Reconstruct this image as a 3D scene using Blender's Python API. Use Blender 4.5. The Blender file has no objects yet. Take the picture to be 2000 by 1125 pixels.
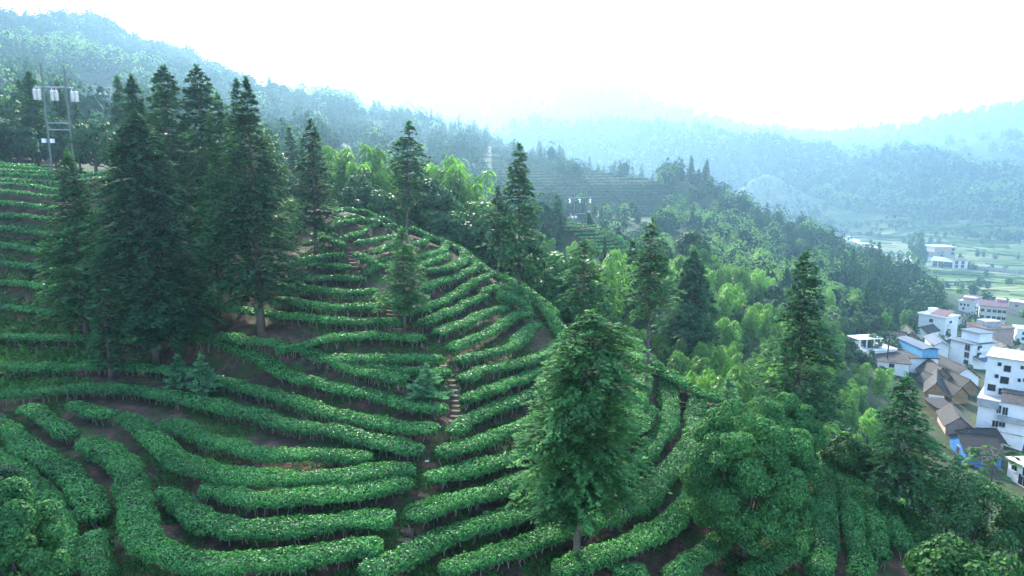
import bpy, math
import numpy as np

# ------------------------------------------------------------------ camera, sky, sun, exposure
SC = bpy.context.scene
COL = SC.collection
CAMZ, PITCH, FPX = 60.0, math.radians(9.5), 1333.3     # eye height, tilt, focal length for a 2000 px wide frame
cam = bpy.data.cameras.new("camera"); cam.sensor_width = 36.0; cam.lens = 36.0 * FPX / 2000.0
cam.clip_start = 0.5; cam.clip_end = 20000.0
cam_o = bpy.data.objects.new("camera", cam); COL.objects.link(cam_o)
cam_o.location = (0, 0, CAMZ); cam_o.rotation_euler = (math.pi / 2 - PITCH, 0, 0)
SC.camera = cam_o

SUN_AZ, SUN_EL = math.radians(-9.0), math.radians(31.0)    # azimuth from +Y, clockwise positive
world = bpy.data.worlds.new("World"); SC.world = world; world.use_nodes = True
wn = world.node_tree; bg = wn.nodes["Background"]
sky = wn.nodes.new("ShaderNodeTexSky"); sky.sky_type = 'NISHITA'; sky.sun_disc = False
sky.sun_elevation = SUN_EL; sky.sun_rotation = SUN_AZ
sky.air_density = 1.0; sky.dust_density = 2.0; sky.ozone_density = 1.0
wn.links.new(sky.outputs[0], bg.inputs[0]); bg.inputs[1].default_value = 0.15
sun = bpy.data.lights.new("sun", 'SUN'); sun.energy = 2.2; sun.angle = math.radians(2.5); sun.color = (1.0, 0.95, 0.84)
sun_o = bpy.data.objects.new("sun", sun); COL.objects.link(sun_o)
sun_o.rotation_euler = (math.pi / 2 - SUN_EL, 0, math.pi - SUN_AZ)
sun_o.location = (-60, 80, 140)
SC.view_settings.view_transform = 'Standard'; SC.view_settings.look = 'None'
SC.view_settings.exposure = 2.85; SC.view_settings.gamma = 1.0
SC.cycles.use_denoising = True
SC.cycles.max_bounces = 6; SC.cycles.diffuse_bounces = 3; SC.cycles.glossy_bounces = 1
SC.cycles.transmission_bounces = 3; SC.cycles.volume_bounces = 1; SC.cycles.transparent_max_bounces = 4
SC.cycles.caustics_reflective = False; SC.cycles.caustics_refractive = False
SC.cycles.use_adaptive_sampling = True; SC.cycles.adaptive_threshold = 0.02

# ------------------------------------------------------------------ picture <-> world
CP, SP = math.cos(PITCH), math.sin(PITCH)
def ray(px, py):
    x = (px - 1000.0) / FPX; y = (562.5 - py) / FPX
    return x, CP + y * SP, -SP + y * CP
def aztan(px, py):
    x, y, z = ray(px, py); h = math.hypot(x, y)
    return math.atan2(x, y), z / h
def project(P):
    P = np.asarray(P, float); x = P[..., 0]; y = P[..., 1]; z = P[..., 2] - CAMZ
    f = y * CP - z * SP; u = y * SP + z * CP
    return 1000 + FPX * x / f, 562.5 - FPX * u / f

# ------------------------------------------------------------------ tea rows: traced lines (x, y), height of the hedge relative to the eye
def zsteps(y):
    return float(np.interp(y, [405, 480, 550, 660, 770, 940, 1125], [-3.4, -6.5, -8.9, -11.7, -13.6, -15.6, -17.1]))
ROWS = []   # (key, points, z at both ends | None, D at both ends | None, half width)
def row(key, pts, z=None, D=None, w=0.55):
    if z is not None and not isinstance(z, tuple): z = (z, z)
    if D is not None and not isinstance(D, tuple): D = (D, D)
    ROWS.append((key, pts, z, D, w))
# hollow at the lower left
row('swirl', [(-25,893),(30,925),(70,965),(100,1005),(118,1050),(122,1135)], (-15.8,-16.6), w=.6)
row('swirl', [(-45,806),(0,832),(29,852),(67,884),(104,910),(139,939),(168,968),(188,997),(188,1020)], (-15.1,-16.2), w=.62)
row('swirl', [(188,1050),(188,1076),(194,1105),(205,1140)], (-16.4,-16.7), w=.62)
row('swirl', [(45,803),(75,812),(100,830),(125,846),(148,858)], (-15.1,-15.4), w=.55)
row('swirl', [(160,866),(180,867),(209,890),(238,910),(258,930),(267,962),(270,997),(270,1032),(280,1058),(307,1080),(342,1097),(406,1107),(464,1107),(522,1104),(587,1098),(645,1087),(703,1075),(748,1070)], (-15.4,-16.7), w=.68)
row('swirl', [(135,797),(160,800),(185,810),(210,817),(228,816)], -15.1, w=.5)
row('swirl', [(238,823),(261,826),(278,843),(304,864),(325,887),(357,910),(391,925),(435,930),(493,939),(536,942),(587,942),(645,939),(703,933),(761,925),(811,927)], (-15.1,-15.45), w=.62)
row('swirl', [(317,832),(348,835),(377,849),(406,867),(464,881),(522,889),(587,893),(645,894),(689,896),(727,900)], (-14.95,-15.25), w=.6)
row('swirl', [(392,965),(420,965),(464,977),(507,986),(551,986),(587,981),(645,974),(703,965),(761,954),(808,951)], (-15.65,-15.7), w=.62)
row('swirl', [(311,967),(333,973),(354,991),(377,1012),(412,1024),(464,1038),(507,1046),(551,1044),(616,1035),(674,1026),(732,1017),(772,1012)], (-15.9,-16.2), w=.62)
# left of the steps
row('left', [(-30,775),(0,775),(50,772),(100,766),(150,761),(200,761),(250,764),(300,771),(350,782),(400,793),(450,804),(500,819),(558,832),(616,840),(674,849),(717,861),(761,872),(804,881),(828,884)], (-14.55,-14.95), w=.6)
row('left', [(-30,717),(0,717),(50,720),(100,720),(175,719),(240,718),(275,720),(325,723),(375,730),(425,744),(462,755),(525,773),(575,790),(625,803),(674,817),(761,832),(833,843),(858,845)], (-14.1,-14.5), w=.58)
row('left', [(-30,659),(0,660),(50,662),(100,665),(175,666),(237,668),(295,667),(337,672),(375,680),(425,692),(462,704),(500,713),(537,727),(575,742),(625,755),(675,767),(725,780),(775,790),(825,800),(873,807)], (-13.6,-14.05), w=.58)
row('left', [(716,725),(762,728),(805,730),(850,732),(875,740)], -13.1, w=.55)
row('left', [(540,697),(575,695),(625,703),(675,720),(725,733),(762,742),(797,747)], -13.0, w=.55)
row('left', [(640,701),(675,700),(725,704),(775,702),(825,702),(860,707)], -12.5, w=.55)
row('left', [(320,625),(375,631),(425,642),(460,648),(500,657),(550,664),(600,665),(650,664),(725,662),(800,661),(830,665)], -11.8, w=.55)
row('left', [(325,587),(375,595),(425,602),(450,606),(500,612),(530,619),(575,623),(625,629),(700,631),(784,632)], -11.0, w=.52)
row('left', [(540,587),(587,594),(625,601),(675,602),(755,601)], -10.2, w=.52)
row('left', [(545,561),(600,567),(650,572),(700,575),(739,574)], -9.5, w=.5)
row('left', [(555,546),(600,547),(650,546),(713,550)], -8.9, w=.5)
row('left', [(565,520),(642,520),(684,524)], -8.0, w=.5)
row('left', [(575,503),(637,500),(674,500)], -7.2, w=.5)
row('left', [(590,481),(645,480),(671,485)], -6.65, w=.48)
row('left', [(612,465),(645,472)], -6.2, w=.45)
# far left slope below the pole
row('crest', [(-30,601),(0,602),(37,605),(70,610),(105,614),(125,616)], D=(79,69.5), w=.6)
row('crest', [(-30,555),(0,555),(37,555),(80,561),(118,564)], D=(81.5,73), w=.58)
row('crest', [(-30,512),(0,515),(50,523),(100,529),(118,531)], D=(83.5,76), w=.58)
row('crest', [(-30,478),(0,480),(37,484),(87,491),(118,494)], D=(85.3,79), w=.55)
row('crest', [(-30,446),(0,447),(37,451),(82,458),(118,462)], D=(87,81.7), w=.55)
row('crest', [(-30,421),(0,422),(45,424),(90,430),(118,433)], D=(88.8,84.2), w=.55)
row('crest', [(-30,399),(0,400),(37,401),(87,406),(118,409)], D=(90.4,86.6), w=.5)
row('crest', [(-30,374),(0,375),(37,380),(95,387),(125,389)], D=(92,89), w=.5)
row('crest', [(-30,364),(0,364),(32,364),(62,366),(107,372),(130,374)], D=(94,91.3), w=.5)
row('crest', [(-30,353),(0,353),(42,354),(75,356),(110,360),(130,362)], D=(96.3,93.8), w=.5)
row('crest', [(-30,343),(0,343),(62,345),(117,348),(140,349)], D=(99,96), w=.5)
row('crest', [(-30,334),(0,335),(55,338),(107,340)], D=(102,98.5), w=.5)
row('crest', [(-30,325),(0,327),(50,331),(95,334)], D=(105,101), w=.5)
row('crest', [(-30,317),(0,319),(37,324),(70,329)], D=(108,104), w=.5)
row('crest', [(150,346),(180,344),(215,343)], D=(95,93), w=.5)
row('crest', [(155,355),(190,352),(225,351)], D=(92,90), w=.5)
# right of the steps, bottom to top
row('right', [(703,1124),(747,1113),(790,1091),(834,1071),(877,1053),(935,1035),(1000,1017),(1044,1000),(1077,984),(1110,971),(1167,946),(1200,932),(1235,914),(1262,893),(1280,868),(1297,848),(1307,822),(1305,785),(1299,750)], (-16.9,-17.0), w=.66)
row('right', [(862,1124),(906,1108),(950,1093),(1000,1081),(1044,1065),(1088,1042),(1121,1032),(1154,1028),(1198,1010),(1231,990),(1264,974),(1286,946),(1319,913),(1340,885),(1354,855),(1360,820),(1357,792)], (-17.3,-17.4), w=.64)
row('right', [(1085,1128),(1132,1111),(1176,1091),(1220,1074),(1264,1054),(1297,1030),(1319,1010),(1345,985),(1375,945),(1392,905),(1398,870)], (-17.8,-17.9), w=.64)
row('right', [(1195,1130),(1225,1123),(1258,1116)], -18.3, w=.6)
row('right', [(1300,1132),(1319,1122),(1352,1100),(1385,1078),(1409,1062),(1440,1030)], -18.5, w=.62)
row('right', [(1455,1130),(1472,1121),(1508,1105),(1534,1088),(1550,1072),(1560,1040)], -18.8, w=.62)
row('right', [(796,1017),(819,1006),(862,991),(906,980),(964,965),(1007,951),(1080,925),(1150,898),(1205,872),(1240,838),(1270,800)], -16.2, w=.62)
row('right', [(830,941),(862,933),(906,925),(950,913),(993,901),(1060,880),(1130,855),(1195,828),(1235,800),(1252,760),(1248,712)], -15.6, w=.62)
row('right', [(854,890),(891,881),(935,870),(978,855),(1022,838),(1051,826),(1110,800),(1160,770),(1195,735)], -15.0, w=.6)
row('right', [(882,852),(900,837),(937,817),(975,802),(1012,787),(1060,768),(1110,742),(1150,712)], -14.55, w=.6)
row('right', [(902,790),(925,780),(962,765),(1000,750),(1020,744),(1060,728),(1100,700)], -13.85, w=.58)
row('right', [(899,747),(925,737),(962,725),(1000,719),(1037,706),(1070,690),(1092,668)], -13.2, w=.57)
row('right', [(892,712),(925,700),(962,692),(1000,682),(1020,664),(1037,645),(1050,638)], -12.6, w=.56)
row('right', [(879,685),(912,670),(950,657),(975,642),(1000,626),(1020,620)], -12.1, w=.55)
row('right', [(849,655),(887,640),(925,627),(962,611),(988,605)], -11.6, w=.54)
row('right', [(824,637),(857,622),(890,606),(925,591),(950,585)], -11.1, w=.53)
row('right', [(799,615),(837,601),(875,587),(918,572)], -10.6, w=.52)
row('right', [(780,594),(830,575),(852,567),(893,555)], -10.0, w=.5)
row('right', [(912,557),(937,546),(960,540)], -9.8, w=.48)
row('right', [(940,572),(970,562)], -10.5, w=.46)
row('right', [(820,562),(850,552),(880,545),(912,533),(943,522)], -9.3, w=.5)
row('right', [(835,533),(880,522),(905,509),(912,499)], -8.6, w=.5)
row('right', [(822,520),(850,511),(875,502)], -8.1, w=.48)
row('right', [(825,502),(850,496),(868,490),(873,479)], -7.6, w=.48)
row('right', [(795,484),(825,477),(842,471)], -6.9, w=.46)
# crest of the spur
row('ridge', [(876,480),(900,491),(925,509),(950,526),(987,546),(1020,561),(1045,581),(1070,599),(1086,618)], (-7.6,-12.4), w=.6)
row('ridge', [(800,446),(817,453),(840,466),(864,473)], (-5.6,-7.1), w=.55)
row('ridge', [(1022,592),(1030,606),(1025,618)], -11.6, w=.55)
row('ridge', [(1055,597),(1075,621),(1090,641),(1105,669)], (-11.9,-13.4), w=.55)
row('ridge', [(1205,672),(1237,688),(1270,708),(1295,723),(1325,739),(1350,754),(1387,773),(1428,794)], (-14.2,-17.0), w=.6)
row('ridge', [(705,413),(730,421),(740,428)], (-3.9,-4.6), w=.5)
row('ridge', [(747,425),(765,434)], (-4.6,-5.1), w=.5)
# top of the slope, right of the upper steps
row('top', [(714,537),(750,531),(768,528)], -8.5, w=.48)
row('top', [(707,521),(732,517),(762,512)], -7.95, w=.48)
row('top', [(694,498),(712,501),(740,502)], -7.1, w=.48)
row('top', [(725,492),(755,485),(780,478)], -6.85, w=.46)
row('top', [(693,477),(725,473),(755,467),(775,464)], -6.4, w=.46)
row('top', [(662,467),(700,462),(740,453),(775,449)], -5.95, w=.46)
row('top', [(630,455),(675,446),(720,442),(755,439)], -5.4, w=.46)
row('top', [(660,435),(700,431),(733,428)], -4.6, w=.45)
row('top', [(662,422),(705,420)], -4.1, w=.45)
row('top', [(657,410),(672,408),(698,408)], -3.6, w=.45)
# lower right flank, running away over the edge
row('flank', [(1597,1132),(1604,1100),(1609,1064),(1611,1028),(1609,992),(1611,956),(1606,920),(1601,893)], -18.9, w=.56)
row('flank', [(1680,1135),(1683,1100),(1676,1076),(1667,1052),(1664,1016),(1659,987),(1647,956),(1630,927),(1612,905)], -19.2, w=.48)
row('flank', [(1728,1095),(1716,1076),(1717,1052),(1710,1023),(1690,994),(1671,961),(1652,934),(1632,914)], -19.5, w=.46)
row('flank', [(1768,1080),(1760,1052),(1748,1028),(1731,997),(1707,968),(1676,943),(1655,928)], -19.8, w=.44)
row('flank', [(1790,1050),(1784,1023),(1767,1003),(1736,979),(1700,955),(1676,938)], -20.1, w=.44)

def catmull(P, n):
    P = np.asarray(P, float)
    d = np.r_[0, np.cumsum(np.linalg.norm(np.diff(P, axis=0), axis=1))]
    t = np.linspace(0, d[-1], n)
    if len(P) < 3:
        return np.stack([np.interp(t, d, P[:, k]) for k in range(P.shape[1])], 1)
    m = np.gradient(P, d, axis=0)
    i = np.clip(np.searchsorted(d, t, side='right') - 1, 0, len(P) - 2)
    h = (d[i + 1] - d[i])[:, None]; s = ((t - d[i]) / (d[i + 1] - d[i]))[:, None]
    return ((2*s**3 - 3*s**2 + 1)*P[i] + (s**3 - 2*s**2 + s)*h*m[i] + (-2*s**3 + 3*s**2)*P[i+1] + (s**3 - s**2)*h*m[i+1])

HEDGE_MID = 0.6
ROW3 = []     # world polylines of the rows
ctl = []      # terrain control points: azimuth, log D, height above the eye level
for key, pts, z, D, w in ROWS:
    c2 = catmull(pts, max(4, len(pts) * 2))
    k = np.linspace(0, 1, len(c2)); out = []
    for (px, py), s in zip(c2, k):
        a, tn = aztan(px, py)
        if z is not None:
            zz = z[0] + (z[1] - z[0]) * s; d = zz / tn
        else:
            d = D[0] + (D[1] - D[0]) * s; zz = d * tn
        out.append((d * math.sin(a), d * math.cos(a), zz)); ctl.append((a, math.log(d), zz - HEDGE_MID))
    ROW3.append((key, np.array(out), w))

# ------------------------------------------------------------------ the rest of the land: (x, y, D) seen, (x, None, D, z) hidden
LAND = []
for px in (-400, -100, 200, 500, 800, 1100, 1400, 1700, 2000, 2300):
    LAND += [(px, None, 4, -19.5), (px, None, 10, -19), (px, None, 19, -18 if px < 1300 else -19.5)]
LAND += [(px, None, 112, 1.2) for px in (-250,)] + [
 (0,320,110),(70,328,106),(100,335,103),(200,342,98),(300,None,92,-1.8),(400,None,88,-2.3),(500,None,84,-2.8),(600,None,80,-3.0),
 (-250,None,135,4),(0,None,140,2),(200,None,120,-1),(400,None,112,-3),(600,None,102,-5),
 (700,None,84,-5.2),(720,None,102,-8),(800,None,78,-8.2),(800,None,98,-11),(900,None,78,-11.5),(900,None,94,-15),
 (980,None,72,-14),(980,None,88,-20),(1070,None,67,-16),(1070,None,82,-22),(1150,None,64,-18),(1150,None,80,-25),
 (1237,None,62,-19.5),(1237,None,76,-26),(1330,None,58,-20.5),(1330,None,72,-27.5),(1425,None,56,-21.5),(1425,None,70,-29),
 (1520,None,54,-22.5),(1520,None,68,-30),(1600,None,54,-23.5),(1600,None,66,-31),(1700,None,50,-25),(1700,None,62,-33),
 (1789,None,47,-26.5),(1789,None,60,-35),(1900,None,44,-27),(1900,None,58,-36.5),(1900,None,34,-22.5),(1850,None,30,-20.5),(2000,None,30,-21.5),(2000,None,42,-27.5),(2000,None,58,-38),
 (2250,None,30,-22),(2250,None,42,-28),(2250,None,58,-38),
 (-250,None,175,8),(0,None,175,6),(200,None,175,3),(400,None,170,0),(600,None,160,-6),(800,None,150,-14),(1000,None,150,-21),(1000,None,115,-22),
 (1100,437,170),(1150,440,172),(1200,455,172),(1235,484,170),(1125,500,152),(1165,502,155),(1210,507,158),(1160,None,205,-24),(1235,None,198,-34),(1270,None,170,-28),(1080,None,160,-21),
 (1130,None,120,-28),(1250,None,120,-30),
 (1350,None,105,-31),(1500,None,100,-36),(1500,None,140,-33.5),(1500,None,182,-32),(1500,None,225,-37),(1350,None,140,-28),(1350,None,180,-26),(1350,None,220,-30),(1610,None,100,-40),(1610,None,140,-40),(1610,None,185,-42),
 (1650,None,100,-42),(1650,None,150,-49),(1650,None,200,-48),(1740,None,100,-45),(1740,None,140,-53),(1740,None,180,-54),
 (1850,None,85,-47),(1900,None,110,-52),(1900,None,140,-54),(2000,None,110,-53),(2250,None,110,-53),(1850,None,170,-54.5),(2000,None,170,-54.5),(2250,None,200,-54.5),
 (1800,None,230,-54),(1900,None,250,-54),(2000,None,280,-54),(2250,None,280,-54),
 (600,300,255),(700,350,230),(850,None,220,-18),(1000,None,215,-24),(1000,None,260,-17),
 (800,330,265),(900,375,265),(1000,400,275),(1150,412,285),(1280,425,300),(1150,None,240,-27),
 (700,245,420),(760,235,420),(800,235,420),(850,255,415),(900,275,410),(950,285,405),(1000,300,400),(1060,320,395),(1100,330,390),(1150,345,380),(1200,362,372),(1250,372,365),(1290,385,355),
 (700,None,560,10),(850,None,560,-5),(1000,None,540,-15),(1150,None,520,-25),(1300,None,480,-32),
 (700,None,700,-10),(900,None,700,-28),(1100,None,680,-32),(1300,None,640,-36),
 (1310,356,310),(1340,352,310),(1370,374,310),(1400,392,310),(1430,420,310),(1500,450,310),(1560,474,308),(1600,500,306),(1650,525,302),(1700,550,298),(1760,592,290),(1790,620,284),
 (1320,440,270),(1400,490,262),(1500,540,252),(1600,592,243),(1700,650,232),(1750,None,228,-52),
 (1350,None,400,-36),(1450,None,380,-42),(1550,None,370,-46),(1700,None,360,-52),
 (-250,15,480),(0,48,470),(60,55,470),(100,68,470),(200,84,470),(280,112,465),(340,122,463),(400,144,460),(440,164,455),(500,194,450),(560,220,440),(620,244,435),(660,250,430),
 (-250,200,250),(0,225,235),(200,248,240),(400,262,250),(500,275,252),(0,130,350),(100,150,345),(190,200,300),(300,180,345),(420,205,345),(500,240,340),(600,265,330),
 (-250,None,640,40),(0,None,640,35),(300,None,640,20),(600,None,620,5),(0,None,850,10),(400,None,850,0),
 (1850,560,384),(2000,555,390),(1950,None,450,-52),(1850,500,497),(1700,500,480),(1620,470,520),(1700,450,661),(1850,450,640),(2000,440,770),(1600,440,680),(1550,425,640),(1480,None,560,-45),
 (2250,None,450,-51),(2250,None,700,-46),
 (1495,347,750),(1478,350,752),(1514,350,752),(1460,362,742),(1430,388,735),(1540,362,752),(1570,378,757),(1610,398,765),(1500,415,690),(1560,418,700),(1420,None,800,-30),(1550,None,830,-30),
 (700,None,1000,10),(850,None,1000,15),(1000,258,1000),(1050,252,1000),(1100,250,1000),(1200,255,1000),(1280,254,1000),(1350,268,1000),(1450,280,1000),(1500,280,1000),(1560,299,1000),(1585,314,990),(1610,340,985),
 (1000,None,880,-30),(1200,None,880,-30),(1400,None,900,-25),(1250,330,900),(1050,330,880),
 (1650,334,1000),(1700,320,1000),(1750,310,1000),(1820,306,1000),(1870,316,1000),(1920,328,1000),(2000,352,1000),(2120,380,1000),(1700,402,820),(1850,412,820),(2000,424,820),(1650,380,860),
 (1625,312,1180),(1680,314,1180),(1750,None,1180,0),(1900,None,1180,-5),(2000,None,1180,0),
 (0,None,1200,0),(400,None,1200,-10),(800,None,1220,-15),(1100,None,1220,-15),(1400,None,1220,-10),
 (-250,190,1500),(0,200,1500),(400,240,1500),(500,222,1500),(600,160,1500),(680,126,1500),(740,120,1500),(800,134,1500),(880,168,1500),(950,196,1500),(1000,192,1500),(1050,158,1500),(1100,141,1500),(1150,143,1500),(1200,168,1500),(1250,198,1500),(1300,222,1500),(1380,247,1500),(1450,270,1500),(1550,290,1500),(1700,284,1700),(1800,254,1900),(1900,220,1950),(2000,200,1950),(2150,190,1950),(1800,None,1500,10),(2000,None,1500,20),
 (1850,285,1330),(1950,268,1330),(2050,275,1330),
]
for px in (-400, 0, 400, 800, 1200, 1600, 2000, 2400):
    LAND += [(px, None, 2500, 10), (px, None, 3500, -20), (px, None, 7500, -60)]
def DMAP(D):            # far distances, stretched so that the air in between can be thin
    D = np.asarray(D, float); return D + 2.6 * np.maximum(0, D - 230) - 2.8 * np.maximum(0, D - 560) + 2.1 * np.maximum(0, D - 1020)
LAND = [(c[0], c[1], float(DMAP(c[2])), *c[3:4]) if len(c) == 3 else (c[0], c[1], float(DMAP(c[2])), c[3] * float(DMAP(c[2])) / c[2]) for c in LAND]
for c in LAND:
    if len(c) == 3:
        a, tn = aztan(c[0], c[1]); ctl.append((a, math.log(c[2]), c[2] * tn))
    else:
        a, _ = aztan(c[0], 420); ctl.append((a, math.log(c[2]), c[3]))
ctl = np.array(ctl)
# fit: height/D^0.6 keeps near and far relief in balance
SCALE = lambda lr: np.exp(0.75 * lr)
X = ctl[:, :2]; Yv = ctl[:, 2] / SCALE(X[:, 1])
A = np.linalg.norm(X[:, None] - X[None], axis=2)
n = len(X); lam = 0.004
P1 = np.c_[np.ones(n), X]
M = np.block([[-A + np.eye(n) * lam, P1], [P1.T, np.zeros((3, 3))]])
sol = np.linalg.solve(M, np.r_[Yv, 0, 0, 0]); wts, pol = sol[:n], sol[n:]
NA, NR = 561, 720
AZ = np.linspace(math.radians(-66), math.radians(66), NA)
LR = np.linspace(math.log(4.0), math.log(9500.0), NR)
G = np.zeros((NA, NR))
for i in range(0, NA, 8):
    aa, ll = np.meshgrid(AZ[i:i+8], LR, indexing='ij')
    q = np.stack([aa.ravel(), ll.ravel()], 1)
    r = np.sqrt(np.maximum((q**2).sum(1)[:, None] + (X**2).sum(1)[None] - 2 * q @ X.T, 0))
    G[i:i+8] = (-r @ wts + pol[0] + q @ pol[1:]).reshape(aa.shape) * SCALE(ll)
# roughness of the far land
def vnoise(x, y, seed):
    xi = np.floor(x).astype(np.int64); yi = np.floor(y).astype(np.int64); fx = x - xi; fy = y - yi
    def h(a, b):
        v = (a * 374761393 + b * 668265263 + seed * 974711) & 0xffffffff
        v = ((v ^ (v >> 13)) * 1274126177) & 0xffffffff
        return ((v ^ (v >> 16)) & 0xffff) / 65535.0
    u = fx*fx*(3-2*fx); v = fy*fy*(3-2*fy)
    return (h(xi,yi)*(1-u)+h(xi+1,yi)*u)*(1-v) + (h(xi,yi+1)*(1-u)+h(xi+1,yi+1)*u)*v
def fbm(x, y, seed, oct=4):
    s = 0; a = 1.0
    for k in range(oct):
        s = s + a * (vnoise(x * 2**k, y * 2**k, seed + k) - .5); a *= .5
    return s
aa, ll = np.meshgrid(AZ, LR, indexing='ij'); DD = np.exp(ll)
XX, YY = DD * np.sin(aa), DD * np.cos(aa)
OD = np.interp(DD, DMAP(np.arange(1., 9000.)), np.arange(1., 9000.))     # the unstretched distance
far = np.clip((OD - 230) / 250, 0, 1); vall = ((aa > math.radians(20)) & (OD > 130) & (OD < 820) & (G < -38 * DD / OD))
G = G + fbm(XX / 120, YY / 120, 3) * 17 * far * np.where(vall, .12, 1) * np.clip(DD / 900, .35, 1.6)
G = G + fbm(XX / 2.2, YY / 2.2, 9, 3) * 0.22
def land_z(x, y):
    x = np.asarray(x, float); y = np.asarray(y, float)
    a = np.arctan2(x, y); l = np.log(np.maximum(np.hypot(x, y), 4.0))
    fi = np.clip((a - AZ[0]) / (AZ[1] - AZ[0]), 0, NA - 1.001); fj = np.clip((l - LR[0]) / (LR[1] - LR[0]), 0, NR - 1.001)
    i = fi.astype(int); j = fj.astype(int); u = fi - i; v = fj - j
    return ((G[i,j]*(1-v) + G[i,j+1]*v)*(1-u) + (G[i+1,j]*(1-v) + G[i+1,j+1]*v)*u) + CAMZ
_dl = np.linspace(math.log(8), math.log(6500), 6000); _dd = np.exp(_dl)
def at(px, py, dmin=0, dmax=1e9, lift=0.0):
    """first point of the land along the sight line through (px, py)"""
    a, tn = aztan(px, py)
    d = _dd[(_dd > dmin) & (_dd < dmax)]
    gz = land_z(d * math.sin(a), d * math.cos(a)) - CAMZ + lift - d * tn
    hit = np.nonzero(gz >= 0)[0]
    k = hit[0] if len(hit) else int(np.argmax(gz / d))
    return np.array([d[k] * math.sin(a), d[k] * math.cos(a), land_z(d[k] * math.sin(a), d[k] * math.cos(a)) + 0.0])
def atD(px, py, D):
    a, tn = aztan(px, py)
    return np.array([D * math.sin(a), D * math.cos(a), CAMZ + D * tn])

# ------------------------------------------------------------------ mesh and object helpers
RNG = np.random.default_rng(7)
def mesh_np(name, V, F, mats, mi=None, rnd=None, smooth=False):
    """V (n,3), F (m,4) or (m,3) index array; rnd = one random number per face"""
    me = bpy.data.meshes.new(name)
    V = np.ascontiguousarray(V, np.float32); F = np.ascontiguousarray(F, np.int32); k = F.shape[1]
    me.vertices.add(len(V)); me.vertices.foreach_set("co", V.ravel())
    me.loops.add(F.size); me.loops.foreach_set("vertex_index", F.ravel())
    me.polygons.add(len(F)); me.polygons.foreach_set("loop_start", np.arange(0, F.size, k, dtype=np.int32))
    me.update(calc_edges=True)
    for m in (mats if isinstance(mats, (list, tuple)) else [mats]): me.materials.append(m)
    if mi is not None: me.polygons.foreach_set("material_index", np.asarray(mi, np.int32))
    if rnd is not None:
        at_ = me.attributes.new("rnd", 'FLOAT', 'FACE'); at_.data.foreach_set("value", np.asarray(rnd, np.float32))
    me.polygons.foreach_set("use_smooth", np.full(len(F), smooth, bool))
    return me
def link(name, data, parent=None, loc=None, rotz=0.0, scale=None):
    o = bpy.data.objects.new(name, data); COL.objects.link(o)
    if parent is not None: o.parent = parent
    if loc is not None: o.location = [float(v) for v in loc]
    if rotz: o.rotation_euler = (0, 0, float(rotz))
    if scale is not None: o.scale = (scale,) * 3 if np.isscalar(scale) else scale
    return o
def tag(o, label, cat, group=None):
    o["label"] = label; o["category"] = cat
    if group: o["group"] = group
    return o
def kind(o, k): o["kind"] = k; return o
def unit(v): return v / np.maximum(np.linalg.norm(v, axis=-1, keepdims=True), 1e-9)

class MB:
    """small solids gathered into one mesh"""
    def __init__(s): s.v = []; s.f = []; s.m = []
    def quadbox(s, P, m=0):          # P: 8 corners, bottom 4 then top 4 (counter-clockwise)
        b = len(s.v); s.v += [tuple(p) for p in P]
        for f in ((3,2,1,0),(4,5,6,7),(0,1,5,4),(1,2,6,5),(2,3,7,6),(3,0,4,7)): s.f.append(tuple(b + i for i in f)); s.m.append(m)
    def box(s, c, d, m=0):
        x, y, z = c; a, b_, h = d[0]/2, d[1]/2, d[2]/2
        s.quadbox([(x-a,y-b_,z-h),(x+a,y-b_,z-h),(x+a,y+b_,z-h),(x-a,y+b_,z-h),(x-a,y-b_,z+h),(x+a,y-b_,z+h),(x+a,y+b_,z+h),(x-a,y+b_,z+h)], m)
    def tube(s, pts, rad, n=6, m=0, cap=True):
        pts = np.asarray(pts, float); rad = np.broadcast_to(np.asarray(rad, float), (len(pts),))
        t = unit(np.gradient(pts, axis=0)); ref = np.where(np.abs(t[:, 2:3]) > .9, [[1.0, 0, 0]], [[0, 0, 1.0]])
        u = unit(np.cross(t, ref)); w = np.cross(t, u); b = len(s.v)
        for i in range(len(pts)):
            for k in range(n):
                a = 2 * math.pi * k / n; s.v.append(tuple(pts[i] + rad[i] * (math.cos(a) * u[i] + math.sin(a) * w[i])))
        for i in range(len(pts) - 1):
            for k in range(n):
                k2 = (k + 1) % n; s.f.append((b+i*n+k, b+i*n+k2, b+(i+1)*n+k2, b+(i+1)*n+k)); s.m.append(m)
        if cap:
            s.f.append(tuple(b + k for k in reversed(range(n)))); s.m.append(m)
            s.f.append(tuple(b + (len(pts)-1)*n + k for k in range(n))); s.m.append(m)
    def poly(s, pts, m=0):
        b = len(s.v); s.v += [tuple(p) for p in pts]; s.f.append(tuple(range(b, b + len(pts)))); s.m.append(m)
    def prism(s, pts, d, m=0):       # a flat outline pushed along d
        b = len(s.v); n = len(pts); d = np.asarray(d, float)
        s.v += [tuple(p) for p in pts] + [tuple(np.asarray(p, float) + d) for p in pts]
        s.f.append(tuple(b + k for k in reversed(range(n)))); s.m.append(m); s.f.append(tuple(b + n + k for k in range(n))); s.m.append(m)
        for k in range(n): k2 = (k+1) % n; s.f.append((b+k, b+k2, b+n+k2, b+n+k)); s.m.append(m)
    def mesh(s, name, mats, smooth=False):
        me = bpy.data.meshes.new(name); me.from_pydata(s.v, [], s.f); me.update()
        for m in (mats if isinstance(mats, (list, tuple)) else [mats]): me.materials.append(m)
        me.polygons.foreach_set("material_index", np.asarray(s.m, np.int32))
        if smooth: me.polygons.foreach_set("use_smooth", np.full(len(s.f), True, bool))
        return me

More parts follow.
